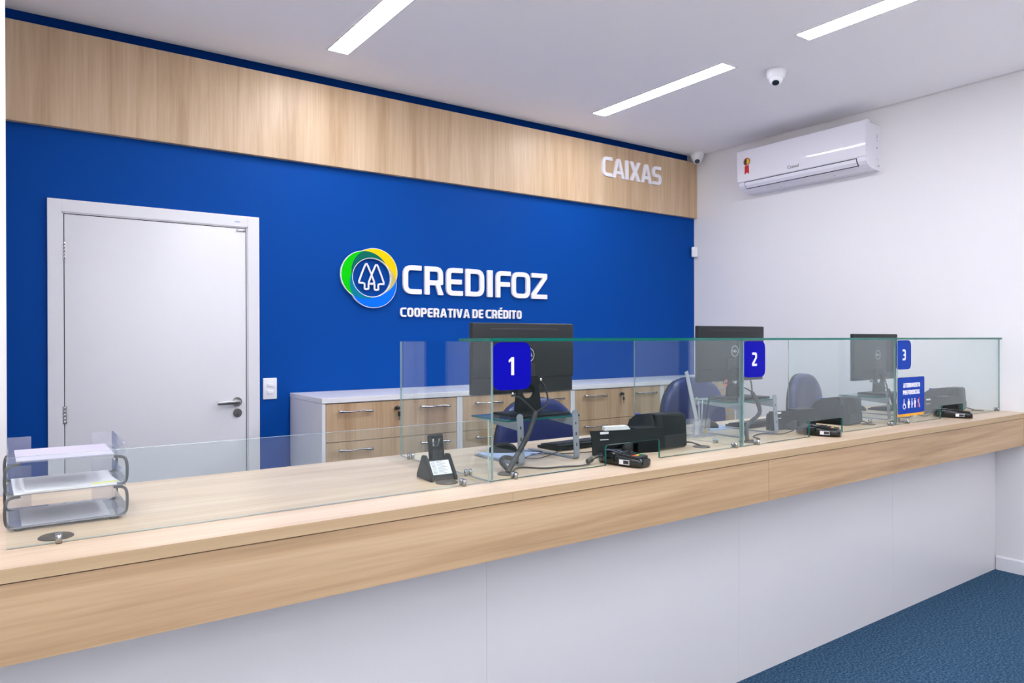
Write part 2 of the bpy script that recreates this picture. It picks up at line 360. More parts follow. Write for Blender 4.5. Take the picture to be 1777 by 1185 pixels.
struct('wall_front', MB().box(-4.0, XW, -4.65, -4.5, 0, ZC+0.07), white_wall)
bb = MB().prism([(XW-.012, 0), (XW-.012, .078), (XW-.008, .086), (XW, .088), (XW, 0)], 1, -4.5, 1.925)
struct('baseboard_right', bb, white_pl, label='low white skirting board along the right wall')

# door in the blue wall
d = thing('door_1', 'white flush door with white frame and steel lever in the blue wall', None, (0, YW, 0), kind='structure')
fr = MB()
fr.box(0.186, 0.249, -0.018, 0, 0, 2.187); fr.box(1.178, 1.243, -0.018, 0, 0, 2.187); fr.box(0.2495, 1.1775, -0.017, 0, 2.124, 2.187)
fr.box(0.249, 0.256, -0.010, 0, 0, 2.124); fr.box(1.171, 1.178, -0.010, 0, 0, 2.124); fr.box(0.249, 1.178, -0.010, 0, 2.117, 2.124)
obj('door_frame', fr, door_white, d)
obj('door_gap', MB().box(0.256, 1.171, -0.002, 0, 0, 2.117), grey_slot, d)
leaf = obj('door_leaf', MB().rbox(0.260, 1.167, -0.0095, -0.0025, 0.01, 2.1125, 0.002, 2), door_white, d)
hd = MB(); hd.cyl((1.115, -0.0095, 1.10), (1.115, -0.018, 1.10), 0.027, 28); hd.cyl((1.115, -0.018, 1.10), (1.115, -0.052, 1.10), 0.010, 16)
hd.rbox(0.995, 1.124, -0.062, -0.046, 1.088, 1.110, 0.004)
obj('door_handle', hd, steel, leaf)
kl = MB(); kl.cyl((1.117, -0.0095, 1.035), (1.117, -0.016, 1.035), 0.025, 28); kl.cyl((1.117, -0.016, 1.035), (1.117, -0.020, 1.035), 0.010, 16); kl.box(1.1155, 1.1185, -0.0215, -0.0195, 1.022, 1.034, 1)
obj('lock_cylinder', kl, [steel, grey_slot], leaf)
for z in (1.925, 1.075, 0.22):
    h = MB(); h.box(0.247, 0.268, -0.0125, -0.009, z-.045, z+.045)
    for k in range(5): h.cyl((0.258, -0.016, z-.045+k*.018+.001), (0.258, -0.016, z-.045+k*.018+.0165), 0.0055, 12)
    obj('hinge', h, steel, d)
obj('door_closer_bracket', MB().rbox(1.115, 1.165, -0.016, -0.0095, 2.096, 2.110, 0.002, 2), steel, leaf)
bfont(d, 'frame_sticker', 'PORTA', 0.010, Matrix.Translation((1.12, -0.0175, 2.150)) @ UPR, blue_btn)

# wood header panel on the back wall
obj('wood_header_panel', MB().rbox(0.012, XW-.004, 4.322, YW-.001, 2.550, 3.050, 0.0012, 1, sm=False), wood_v, label='long light oak panel fixed high on the blue wall below the ceiling', cat='wall panel')

# lights
def ceiling_light(x, y0, y1, label):
    t = thing('ceiling_light', label, 'light', (x, (y0+y1)/2, ZC), group='linear ceiling lights')
    l = (y1-y0)/2; w = 0.0585
    f = MB()
    f.box(-w-.010, -w, -l-.010, l+.010, -0.004, 0); f.box(w, w+.010, -l-.010, l+.010, -0.004, 0); f.box(-w, w, -l-.010, -l, -0.004, 0); f.box(-w, w, l, l+.010, -0.004, 0)
    obj('frame', f, white_pl, t)
    obj('diffuser', MB().box(-w, w, -l, l, -0.003, 0), light_m, t)
rows = [(2.770, 3.925), (1.125, 2.278), (-0.52, 0.633), (-2.165, -1.012), (-3.81, -2.657)]
names = {(1, 0): 'linear ceiling light nearest the oak panel, above the blue wall door side', (2, 0): 'short slim linear ceiling light beside the round ceiling camera', (2, 1): 'linear ceiling light cut by the top right of the view'}
for i, x in enumerate((-0.43, 1.57, 3.572)):
    for j, (a, b) in enumerate(rows):
        if i == 0 and j == 0: continue
        ceiling_light(x, a, b, names.get((i, j), 'linear ceiling light over the customer side, outside the view'))

# cameras and sensor
def dome(loc, label, sc=1.0, rz=0, tilt=-35):
    t = thing('security_camera', label, 'camera', loc, rz, group='white dome cameras on the ceiling')
    obj('housing', MB().lathe([(.050*sc, 0), (.051*sc, -.012*sc), (.046*sc, -.034*sc), (.040*sc, -.052*sc)], n=32), white_pl, t)
    b = MB(); b.m = Matrix.Translation((0, -.004*sc, -.044*sc)) @ Matrix.Rotation(math.radians(tilt), 4, 'X')
    b.lathe([(.001, .03*sc), (.030*sc, .022*sc), (.037*sc, 0), (.034*sc, -.018*sc), (.026*sc, -.030*sc), (.018*sc, -.034*sc)], n=28)
    e = obj('eyeball', b, white_pl, t)
    g = MB(); g.m = Matrix.Translation((0, -.004*sc, -.044*sc)) @ Matrix.Rotation(math.radians(tilt), 4, 'X')
    g.lathe([(.018*sc, -.033*sc), (.0185*sc, -.036*sc), (.012*sc, -.0365*sc)], n=24)
    obj('lens', g, dark_screen, e)
dome((3.878, 2.655, ZC), 'white dome security camera in the middle of the ceiling beside the lights', 1.15, math.radians(-62), -30)
dome((5.035, 4.245, ZC), 'white dome security camera tucked in the ceiling corner above the oak panel', 1.18, math.radians(-50), -46)
pir = MB(); pir.m = Matrix.Translation((XW-.030, YW-.030, 2.245)) @ Matrix.Rotation(math.radians(-38), 4, 'Z')
pir.rbox(-.028, .028, -.020, .014, -.046, .046, .010, 4)
t = thing('motion_sensor', 'small white motion sensor in the corner between blue and white walls', 'sensor', (0, 0, 0))
obj('housing', pir, white_pl, t)
w_ = MB(); w_.m = Matrix.Translation((XW-.030, YW-.030, 2.245)) @ Matrix.Rotation(math.radians(-38), 4, 'Z'); w_.rbox(-.016, .016, -.024, -.018, -.018, .020, .004, 3).box(-.008, .008, -.0215, -.020, .026, .029)
obj('sensor_window', w_, paper, t)

t = thing('light_switch', 'white double light switch plate on the blue wall beside the door', 'light switch', (1.307, YW, 1.168))
obj('plate', MB().rbox(-.041, .041, -.009, 0, -.064, .064, .004), white_pl, t)
for z in (.022, -.022): obj('rocker', MB().rbox(-.018, .018, -.013, -.008, z-.011, z+.011, .002, 2), white_gloss, t)

# ------------------------------------------------------------------ wall signs
t = thing('wall_lettering', 'large white raised letters reading CREDIFOZ on the blue wall', 'sign', (0, 0, 0))
bx = [('C', 2.177, 2.287), ('R', 2.300, 2.412), ('E', 2.427, 2.528), ('D', 2.542, 2.660), ('I', 2.676, 2.713), ('F', 2.730, 2.826), ('O', 2.834, 2.955), ('Z', 2.962, 3.066)]
bx = [(c, 2.177+(a-2.177)*1.384, 2.177+(b-2.177)*1.384) for c, a, b in bx]
LW = None
def letters_from_px():
    # horizontal extents of each letter, measured in the photo and turned into metres along the wall
    ext = [('C', 570, 720), ('R', 738, 890), ('E', 905, 1038), ('D', 1055, 1203), ('I', 1222, 1268), ('F', 1288, 1408), ('O', 1410, 1557), ('Z', 1563, 1688)]
    out = []
    for c, a, b in ext:
        r = []
        for q in (a, b):
            px = 570+q/4.4425; az = yaw+math.atan((px-888.5)/1244.8); r.append(4.338*math.tan(az)+(.009 if q == a else 0))
        out.append((c, r[0], r[1]))
    return out
lettering(t, '', 0, 0, 1.769, 0.193, YW-.003, 0.019, sign_white, s=.182, boxes=letters_from_px(), bev=0.0006)
t = thing('wall_lettering', 'small white raised letters reading COOPERATIVA DE CRÉDITO under the big lettering', 'sign', (0, 0, 0))
lettering(t, 'COOPERATIVA DE CRÉDITO', 2.170, 3.172, 1.614, 0.062, YW-.003, 0.014, sign_white, s=.20, gap=.17, bev=0.0002)
t = thing('wall_lettering', 'white raised letters reading CAIXAS on the oak panel', 'sign', (0, 0, 0))
cx = []
for c, a, b in [('C', 122, 265), ('A', 265, 432), ('I', 441, 487), ('X', 500, 652), ('A', 655, 805), ('S', 808, 937)]:
    r = []
    for q in (a, b):
        px = 1030+q/7.9; az = yaw+math.atan((px-888.5)/1244.8); r.append(4.306*math.tan(az)+(.008 if q == a else 0))
    cx.append((c, r[0], r[1]))
lettering(t, '', 0, 0, 2.786, 0.158, 4.3215, 0.015, sign_white, s=.19, boxes=cx, bev=0.0005)

# round emblem
t = thing('wall_emblem', 'round green yellow and blue ring emblem with white tree outlines on the blue wall', 'sign', (1.945, YW-.003, 1.862))
KX, KZ = .000903, .000845
hx, hz, hr = 332, 318, 152
def R_of(i, th):
    cxx, cz, r = [(281, 300, 182), (352, 273, 178), (342, 368, 180)][i]
    dx, dz = cxx-hx, cz-hz; c, s_ = math.cos(th), math.sin(th)
    b = dx*c+dz*s_
    q = b*b-(dx*dx+dz*dz-r*r)
    return b+math.sqrt(q)
def strip(rin, rout, y0, y1, m, name, ok=None):
    g = MB(); N = 180
    for k in range(N):
        a0, a1 = 2*math.pi*k/N, 2*math.pi*(k+1)/N
        i0, o0, i1, o1 = rin(a0), rout(a0), rin(a1), rout(a1)
        if o0-i0 < .6 and o1-i1 < .6: continue
        if ok and not ok((a0+a1)/2): continue
        o0 = max(o0, i0); o1 = max(o1, i1)
        def P(a, r, y): return ((hx+r*math.cos(a)-314.5)*KX, y, -(hz+r*math.sin(a)-321.5)*KZ)
        q = [P(a0, i0, 0), P(a0, o0, 0), P(a1, o1, 0), P(a1, i1, 0)]
        A = [g.V((p[0], y0, p[2])) for p in q]; B = [g.V((p[0], y1, p[2])) for p in q]
        g.F(A); g.F(B); g.F([A[1], A[2], B[2], B[1]], 0, True); g.F([A[3], A[0], B[0], B[3]], 0, True)
        g.F([A[0], A[1], B[1], B[0]]); g.F([A[2], A[3], B[3], B[2]])
    bmesh.ops.remove_doubles(g.bm, verts=g.bm.verts, dist=1e-6)
    return obj(name, g, m, t)
hole = lambda a: hr
strip(lambda a: hr-5, lambda a: max(R_of(i, a) for i in range(3))+4, -0.022, 0, sign_white, 'white_ring_edge')
strip(hole, lambda a: R_of(0, a), -0.0226, -0.022, logo_cols['green'], 'green_crescent')
strip(hole, lambda a: R_of(1, a), -0.0230, -0.0226, logo_cols['yellow'], 'yellow_crescent')
strip(hole, lambda a: R_of(2, a), -0.0234, -0.0230, logo_cols['blue'], 'blue_crescent')
strip(hole, lambda a: min(R_of(0, a), R_of(1, a)), -0.0238, -0.0234, logo_cols['gy'], 'dark_green_overlap', lambda a: math.sin(a) < 0)
strip(hole, lambda a: min(R_of(0, a), R_of(2, a)), -0.0242, -0.0238, logo_cols['gb'], 'teal_overlap', lambda a: math.sin(a) > 0)
strip(hole, lambda a: min(R_of(1, a), R_of(2, a)), -0.0246, -0.0242, logo_cols['yb'], 'tan_overlap', lambda a: math.cos(a) > 0)
tree = [(308, 366), (308, 402), (302, 408), (284, 408), (277, 402), (277, 366), (246, 362), (235, 350), (282, 226), (292, 218), (302, 226), (352, 350), (346, 362), (322, 366)]
for mir in (0, 1):
    g = MB(); pts = [((662-x if mir else x), y+(3 if mir else 0)) for x, y in tree]
    g.tube([((x-314.5)*KX, -0.014-(.0015 if mir else 0), -(y-321.5)*KZ) for x, y in pts], 0.0066, 8, 0, 2, False)
    obj('tree_outline', g, sign_white, t)

# ------------------------------------------------------------------ air conditioner
t = thing('air_conditioner', 'white split air conditioner mounted high on the white right wall', 'air conditioner', (XW, 0, 0))
Y0, Y1 = 2.662, 3.735
body = [(0, 2.985), (-.15, 2.985), (-.185, 2.975), (-.187, 2.735), (-.180, 2.712), (-.160, 2.690), (-.125, 2.672), (-.07, 2.662), (0, 2.660)]
obj('body', MB().prism(body, 1, Y0+.006, Y1-.006, sm=False), white_gloss, t)
fp = [(-.14, 2.987), (-.150, 3.000), (-.190, 3.000), (-.197, 2.996)]+[(-.2005-.0050*(1-((q-4)/6)**2)+.0, 2.988-q*.0243) for q in range(0, 11)]+[(-.194, 2.738), (-.180, 2.738), (-.182, 2.975)]
pm = MB().prism(fp, 1, Y0, Y1, sm=True)
fpo = obj('front_panel', pm, white_gloss, t)
_m = fpo.modifiers.new('edges', 'EDGE_SPLIT'); _m.split_angle = math.radians(32)
gv = [(-.1895, 2.7375), (-.1835, 2.709), (-.1600, 2.6840), (-.155, 2.690), (-.178, 2.714), (-.183, 2.7375)]
obj('outlet_gap', MB().prism(gv, 1, Y0+.07, Y1-.06), grey_slot, t)
fl = [(-.1905, 2.7325), (-.1855, 2.709), (-.1660, 2.6885), (-.162, 2.692), (-.180, 2.713), (-.185, 2.7325)]
obj('louvre_flap', MB().prism(fl, 1, Y0+.075, Y1-.065), white_gloss, t)
RX = Matrix.Rotation(-math.pi/2, 4, 'Z')   # faces -X
bfont(t, 'maker_name', 'Consul', 0.034, Matrix.Translation((-.2045, 3.225, 2.775)) @ RX @ UPR, ink)
rib = thing('tmp', None, None); bpy.data.objects.remove(rib)
sx = -.2062
rb = MB()
rb.prism([(3.640-.020, 2.862), (3.640+.020, 2.862), (3.640+.020, 2.795), (3.640, 2.808), (3.640-.020, 2.795)], 0, sx-.0008, sx+.0060, 0)
lbl = obj('energy_ribbon_sticker', rb, red_m, t, label='red ribbon shaped energy sticker')
def disc(cy, cz, r, a0, a1, x0, x1, n=24):
    g = MB(); pts = [(cy, cz)] if a1-a0 < 6.2 else []
    pts += [(cy+r*math.cos(a0+(a1-a0)*k/n), cz+r*math.sin(a0+(a1-a0)*k/n)) for k in range(n+(1 if a1-a0 < 6.2 else 0))]
    g.prism(pts, 0, x0, x1); return g
obj('sticker_ring', disc(3.640, 2.895, .032, 0, 6.2832, sx-.0006, sx+.0060), mat('sticker_pink_red', (0.55, 0.08, 0.10), .5), lbl)
obj('sticker_yellow_half', disc(3.640, 2.895, .025, math.pi/2, math.pi*1.5, sx-.0012, sx-.0005), yellow_key, lbl)
obj('sticker_dark_half', disc(3.640, 2.895, .025, -math.pi/2, math.pi/2, sx-.0012, sx-.0005), ink, lbl)
for (dx, z, w_, h_) in ((-.035, 2.87, .006, .006), (-.035, 2.82, .008, .012), (-.035, 2.90, .004, .03), (-.03, 2.735, .012, .003), (-.012, 2.695, .010, .010), (-.03, 2.69, .012, .003)):
    obj('side_marking', MB().box(dx-w_/2, dx+w_/2, Y0+.0045, Y0+.0065, z-h_/2, z+h_/2), grey_ink, t)
for y in (2.95, 3.40): obj('screw', MB().cyl((-.10, y, 2.664), (-.10, y, 2.668), .004, 10), grey_ink, t)

# ------------------------------------------------------------------ filing cabinets along the back wall
CF = 3.822
xs = [1.430, 2.314, 3.230, 4.124, 5.020]
labs = ['oak-fronted file cabinet at the left end of the row, nearest the door', 'second oak-fronted file cabinet from the door, behind the first monitor', 'third oak-fronted file cabinet from the door, left of the second chair', 'oak-fronted file cabinet at the right end of the row by the white wall']
def cabinet(x0, x1, label):
    t = thing('file_cabinet', label, 'cabinet', (x0, 0, 0), group='file cabinets along the back wall')
    w = x1-x0; e = .020
    b = MB(); b.box(0, e, CF, YW-.002, 0, 1.107); b.box(w-e, w-.001, CF, YW-.002, 0, 1.107); b.box(e, w-e, CF+.022, YW-.002, 0.0, 1.107)
    obj('carcass', b, white_lam, t)
    z = 1.103; hs = [.216, .216, .216, .216, .20]
    for k, hh in enumerate(hs):
        z0 = z-hh+.004
        dr = obj('drawer', MB().box(e+.003, w-e-.004, CF+.001, CF+.020, z0, z), wood_drawer, t)
        cxm = w/2
        for s_ in (-.255, .255):
            hx0 = cxm+s_; zz = z-.044
            h = MB(); pts = []; rad = []
            for q in range(17):
                u = q/16*2-1
                pts.append((hx0+u*.10, CF-.028-.006*(1-u*u), zz+.002*math.sin(u*5))); rad.append(.0058+.0060*abs(u)**1.5+.0014*math.sin(q*1.6))
            h.tube(pts, rad, 10, 0, 0, False, 0.75)
            for u in (-.088, .088): h.cyl((hx0+u, CF+.001, zz), (hx0+u, CF-.028, zz), .0045, 10)
            obj('handle', h, steel, dr)
        if k == 0:
            l = MB(); l.cyl((cxm+.005, CF+.001, z-.040), (cxm+.005, CF-.010, z-.040), .012, 18)
            obj('lock', l, chrome, dr)
            kk = MB(); kk.rbox(cxm-.007, cxm+.017, CF-.034, CF-.010, z-.050, z-.032, .004, 3); kk.tube([(cxm+.005, CF-.028, z-.050), (cxm+.012, CF-.030, z-.062)], .0015, 6)
            kk.rbox(cxm+.003, cxm+.021, CF-.034, CF-.026, z-.088, z-.062, .004, 3); kk.box(cxm+.010, cxm+.014, CF-.031, CF-.029, z-.112, z-.086)
            obj('key', kk, black_matt, dr)
        z -= hh
    return t
for i in range(4): cabinet(xs[i], xs[i+1], labs[i])
obj('cabinet_top', MB().rbox(1.428, XW-.002, 3.815, YW-.0015, 1.1085, 1.1375, .0015, 1, sm=False), white_lam, label='long white worktop lying over the row of file cabinets', cat='worktop')

# ------------------------------------------------------------------ teller counter
ZT = 1.004
t = thing('service_counter', 'long light oak service counter with white front panels across the room', 'counter', (0, 0, 0))
for a, b in ((-1.3, 1.2425), (1.2435, 3.78), (3.781, XW-.001)):
    ct = obj('countertop', MB().box(a, b, 1.7505, 2.575, .9755, ZT), wood_top, t)
    obj('edge_band', MB().box(a, b, 1.7495, 1.7504, .9755, ZT-.0002), wood_edge, ct)
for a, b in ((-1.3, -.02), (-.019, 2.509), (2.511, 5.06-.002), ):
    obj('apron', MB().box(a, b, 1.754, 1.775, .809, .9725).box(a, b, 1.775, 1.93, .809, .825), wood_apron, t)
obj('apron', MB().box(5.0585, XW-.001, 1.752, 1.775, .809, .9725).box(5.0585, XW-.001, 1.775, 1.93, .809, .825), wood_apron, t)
obj('shadow_gap', MB().box(-1.3, XW-.001, 1.760, 1.775, .9725, .9755), grey_slot, t)
px_ = [-1.3, -.02, 1.269, 2.554, 3.84, XW-.001]
for a, b in zip(px_, px_[1:]): obj('front_panel', MB().box(a, b-.0008, 1.932, 1.950, .0, .812), white_panel, t)
obj('seam_backing', MB().box(-1.3, XW-.001, 1.9355, 1.951, .0, .80), grey_slot, t)
for x in (-1.3, 1.25, 3.79): obj('support_panel', MB().box(x, x+.018, 1.951, 2.54, .0, .9755), white_lam, t)

# glass screens ------------------------------------------------------
GY0, GY1 = 1.908, 1.916
def clamp(parent, x, y, rz=0):
    g = MB(); g.m = Matrix.Translation((x, y, ZT)) @ Matrix.Rotation(rz, 4, 'Z')
    g.cyl((0, -.0085, 0), (0, -.0085, .021), .0065, 16); g.cyl((0, .0085, 0), (0, .0085, .021), .0065, 16); g.rbox(-.0065, .0065, -.006, .006, .0005, .0035, .001, 1)
    obj('clamp', g, clamp_m, parent)
def pane_x(label, x0, x1, z1, cut=None, clamps=(), edge=g_edge, z0=ZT+.002):
    t = thing('glass_screen', label, 'glass screen', (0, 0, 0), group='glass screens on the counter')
    g = MB()
    if not cut: g.prism([(x0, z0), (x1, z0), (x1, z1), (x0, z1)], 1, GY0, GY1, 0, 1)
    else:
        a, b, h = cut; r = .012; n = 5
        arcl = [(a+r-r*math.cos(q*math.pi/2/n), h-r+r*math.sin(q*math.pi/2/n)) for q in range(n+1)]
        arcr = [(b-r+r*math.sin(q*math.pi/2/n), h-r+r*math.cos(q*math.pi/2/n)) for q in range(n+1)]
        low = [(x0, z0), (a, z0)]+arcl+arcr+[(b, z0), (x1, z0)]
        top = [(x0, z1), (a-.0001, z1)]+[(p[0], z1) for p in arcl]+[(p[0], z1) for p in arcr]+[(b+.0001, z1), (x1, z1)]
        L = [[g.V((p[0], y, p[1])) for p in low] for y in (GY0, GY1)]; T = [[g.V((p[0], y, p[1])) for p in top] for y in (GY0, GY1)]
        N = len(low)
        for k in range(N-1):
            for sd_ in (0, 1): g.F([L[sd_][k], L[sd_][k+1], T[sd_][k+1], T[sd_][k]], 0)
            g.F([L[0][k], L[1][k], L[1][k+1], L[0][k+1]], 1); g.F([T[0][k], T[0][k+1], T[1][k+1], T[1][k]], 1)
        g.F([L[0][0], T[0][0], T[1][0], L[1][0]], 2); g.F([L[0][-1], L[1][-1], T[1][-1], T[0][-1]], 2)
    p = obj('pane', g, [g_pane, edge, g_edge3], t)
    for c in clamps: clamp(t, c, (GY0+GY1)/2)
    return t
pane_x('low clear glass screen along the counter at the left, in front of the letter trays', 0.004, 1.264, 1.204, None, (.101, 1.168), g_edge2)
ztop = 1.4535
pane_x('tall front glass screen of position 1 with a slot over the card terminal', 1.276, 2.538, ztop, (1.769, 2.046, 1.078), (1.365, 2.50))
pane_x('tall front glass screen of position 2 in the middle of the counter', 2.550, 3.822, ztop, (3.042, 3.319, 1.078), (2.65, 3.78))
pane_x('tall front glass screen of position 3 against the white wall', 3.834, XW-.004, ztop, (4.335, 4.612, 1.078), (3.95, 5.09))
for x, l in ((1.270, 'glass side partition left of the number 1 sign'), (2.544, 'glass side partition left of the number 2 sign'), (3.828, 'glass side partition left of the number 3 sign')):
    t = thing('glass_screen', l, 'glass screen', (0, 0, 0), group='glass side partitions on the counter')
    g = MB(); g.prism(rr([(1.900, ZT+.002, .001), (2.540, ZT+.002, .001), (2.540, ztop, .003), (1.900, ztop, .003)]), 0, x-.004, x+.004, 0, 1)
    obj('pane', g, [g_pane, g_edge3], t)
    for y in (2.045, 2.46): clamp(t, x, y, math.pi/2)
for a, b, l in ((1.262, 2.5435, 'horizontal glass shelf strip on top of position 1'), (2.5445, 3.8275, 'horizontal glass shelf strip on top of position 2'), (3.8285, XW-.003, 'horizontal glass shelf strip on top of position 3 by the wall')):
    g = MB(); g.prism([(a, 1.895), (b, 1.895), (b, 2.090), (a, 2.090)], 2, ztop+.0005, ztop+.0105, 0, 1)
    obj('glass_shelf', g, [g_pane, g_edge], label=l, cat='glass shelf', group='glass shelf strips over the screens')

# number signs ---------------------------------------------------------
def number_sign(x, n, blue, label):
    t = thing('number_sign', label, 'sign', (x, GY0-.0005, 1.296), group='numbered position signs')
    obj('plate', MB().prism(rrect(0, .151, 0, .155, .034, 8), 1, -.004, 0), blue, t)
    s_ = .058; w = {'1': .36, '2': .56, '3': .56}[n]*s_
    me = flat_mesh([[(p*s_, q*s_) for p, q in c] for c in glyph(n, w/s_, .19)], .001)
    me.transform(Matrix.Translation((.0755-w/2-(.004 if n == '1' else 0), -.0045, .048)) @ UPR)
    obj('numeral', me, sign_white, t)
number_sign(1.2765, '1', sign_blue, 'blue rounded square sign with white number 1')
number_sign(2.548, '2', sign_blue, 'blue rounded square sign with white number 2')
number_sign(3.832, '3', sign_blue2, 'blue rounded square sign with white number 3')

t = thing('priority_service_sign', 'blue sign reading ATENDIMENTO PREFERENCIAL with person symbols and yellow base', 'sign', (3.838, GY0-.0005, 1.045))
PW, PH = .292, .208
obj('yellow_backing', MB().prism(rrect(0, PW, 0, PH, .014), 1, -.003, 0), sign_yellow, t, label='yellow backing strip')
obj('plate', MB().prism(rrect(.002, PW-.001, .014, PH, .012), 1, -.0045, -.0031), sign_blue2, t)
lettering(t, 'ATENDIMENTO', PW*.20, PW*.82, PH*.735, .024, -.0045, .0008, sign_white, s=.26, gap=.12)
lettering(t, 'PREFERENCIAL', PW*.19, PW*.82, PH*.555, .024, -.0045, .0008, sign_white, s=.26, gap=.12)
def picto(kind, x, m=sign_white):
    g = MB(); z0 = .042; H = .050
    def disc2(cx, cz, r, n=14): g.prism([(cx+r*math.cos(6.2832*k/n), cz+r*math.sin(6.2832*k/n)) for k in range(n)], 1, -.0053, -.0046)
    def poly(p): g.prism([(x+a, z0+b) for a, b in p], 1, -.0053, -.0046)
    if kind == 'chair':
        disc2(x-.006, z0+.046, .0045); poly([(-.011, .040), (-.003, .040), (-.002, .026), (.008, .024), (.016, .006), (.011, .004), (.004, .018), (-.009, .018)])
        pts = [(x+(-.004+.014*math.cos(a)), -.005, z0+.012+.014*math.sin(a)) for a in [math.pi*.62+i*math.pi*1.25/12 for i in range(13)]]
        g.tube(pts, .0018, 6)
    elif kind == 'adult':
        disc2(x, z0+.047, .0048); poly([(-.011, .036), (-.006, .041), (.006, .041), (.011, .036), (.012, .018), (.008, .018), (.007, 0), (-.007, 0), (-.008, .018), (-.012, .018)])
    elif kind == 'pregnant':
        disc2(x, z0+.047, .0044); poly([(-.005, .040), (.003, .040), (.005, .030), (.010, .024), (.009, .018), (.004, .015), (.003, 0), (-.004, 0), (-.005, .015)])
    elif kind == 'baby':
        disc2(x, z0+.047, .0045); disc2(x+.008, z0+.034, .0035); poly([(-.008, .038), (-.004, .041), (.004, .041), (.008, .036), (.012, .028), (.007, .020), (.006, 0), (-.005, 0), (-.006, .020), (-.010, .024)])
    obj('symbol', g, m, t)
picto('chair', PW*.25); picto('adult', PW*.40); picto('pregnant', PW*.52); picto('baby', PW*.63)
g = MB(); xr = PW*.77
g.tube([(xr-.010, -.0052, .042), (xr-.002, -.0052, .062), (xr+.008, -.0052, .082), (xr+.004, -.0052, .092), (xr-.003, -.0052, .090)], .0026, 6, 0, 4)
obj('symbol', g, red_m, t, label='red ribbon symbol')
g = MB(); g.tube([(xr+.012, -.0058, .042), (xr+.004, -.0058, .060), (xr-.006, -.0058, .074), (xr-.006, -.0058, .086)], .0022, 6, 0, 4)
obj('symbol', g, sign_white, t)

# ------------------------------------------------------------------ small makers
def monitor(label, loc, rz=0, zoff=0.0):
    """screen faces +Y (operator); origin on the shelf under the stand"""
    t = thing('computer_monitor', label, 'monitor', loc, rz, group='desk monitors on raised stands')
    t.location = loc
    zt = .355; zb = .083; w = .247
    b = MB(); b.rbox(-w, w, .040, .058, zb, zt, .004, 3)
    b.rbox(-w+.001, w-.001, .032, .042, zb+.060, zt-.001, .004, 2)
    shell = obj('housing', b, black_matt, t)
    obj('vent_slot', MB().box(-.165, .165, .0312, .0335, zt-.0255, zt-.0205), grey_slot, shell)
    obj('screen', MB().box(-w+.008, w-.008, .0575, .0590, zb+.016, zt-.008), dark_screen, shell)
    lo = MB(); lo.m = Matrix.Translation((0.015, .0318, zb+.148))
    lo.tube([(.026*math.cos(a*math.pi/18), 0, .026*math.sin(a*math.pi/18)) for a in range(36)], .0013, 6, 0, 0, True)
    obj('badge_ring', lo, badge_m, shell)
    bfont(shell, 'badge_letters', 'DELL', .017, Matrix.Translation((0.015, .0315, zb+.148)) @ UPR, badge_m)
    # neck with cable hole
    out = [(-.043, .012), (-.055, 0), (.055, 0), (.043, .012)]
    n = []
    O = [(-.062, .008), (.062, .008), (.052, .10), (.046, .150), (-.046, .150), (-.052, .10)]
    O = rr([(a, b, .004) for a, b in O], 2); Hh = [(.0+  .030*math.cos(a*6.2832/24), .090+.030*math.sin(a*6.2832/24)) for a in range(24)]
    me = flat_mesh([O, Hh], .014, .001); me.transform(Matrix.Translation((0, .020, 0)) @ UPR)
    nk = obj('stand_neck', me, black_pl, t)
    k = MB(); k.rbox(-.040, .040, .024, .042, .135, .195, .004, 2); obj('tilt_hinge', k, black_matt, t)
    bs = MB(); bs.rbox(-.122, .122, -.095, .085, .0005, .011, .004, 2)
    obj('stand_base', bs, black_pl, t)
    c = MB(); c.cyl((-.062, .034, zb+.004), (-.062, .034, zb-.012), .007, 10); c.cyl((.075, .034, zb+.055), (.075, .034, zb+.040), .006, 10)
    obj('plug', c, steel, t)
    return t
def riser(label, loc, rz=0, shelf=.158):
    """glass shelf on two steel U legs; origin on the counter at the middle of the customer edge"""
    t = thing('monitor_riser', label, 'monitor stand', loc, rz, group='glass monitor risers')
    g = MB(); g.prism(rr([(-.175, .035, .006), (.175, .035, .006), (.175, .275, .006), (-.175, .275, .006)], 3), 2, shelf, shelf+.006, 0, 1)
    obj('glass_shelf', g, [g_pane, g_edge], t)
    for sx_ in (-.130, .130):
        L = MB(); w = .013
        # flat bar bent into a U lying on its side: upright near the customer, foot running back, short arm below the shelf
        path = rr([(.300, .0), (.0, .0, .018), (.012, shelf+.018)], 6)
        path = path[1:] if False else path
        P = [Vector((0, a, b)) for a, b in path]
        inner = []
        for i, p in enumerate(P):
            d = (P[min(i+1, len(P)-1)]-P[max(i-1, 0)]); d.normalize(); inner.append(p+Vector((0, -d.z, d.y))*(-.005))
        poly = [(p.y, p.z) for p in P]+[(p.y, p.z) for p in reversed(inner)]
        mz = min(b for a, b in poly); poly = [(a, b-mz) for a, b in poly]
        L.prism(poly, 0, sx_-w, sx_+w)
        L.cyl((sx_, -.0005+.012, shelf+.016), (sx_, .006+.012, shelf+.016), w, 20)
        leg = obj('leg', L, grey_metal, t)
        sl = MB()
        for z in (.055, .095, .135): sl.box(sx_-.003, sx_+.003, .0005+z*.07-.001, .008+z*.07, z-.007, z+.007)
        obj('slots', sl, grey_slot, leg)
        A = MB(); A.box(sx_-.0125, sx_+.0125, .012, .270, shelf-.006, shelf-.0005); A.prism([(.012, shelf-.006), (.27, shelf-.006), (.27, shelf-.012), (.012, shelf-.030)], 0, sx_-.0125, sx_-.0095)
        obj('shelf_bracket', A, grey_metal, t)
    return t
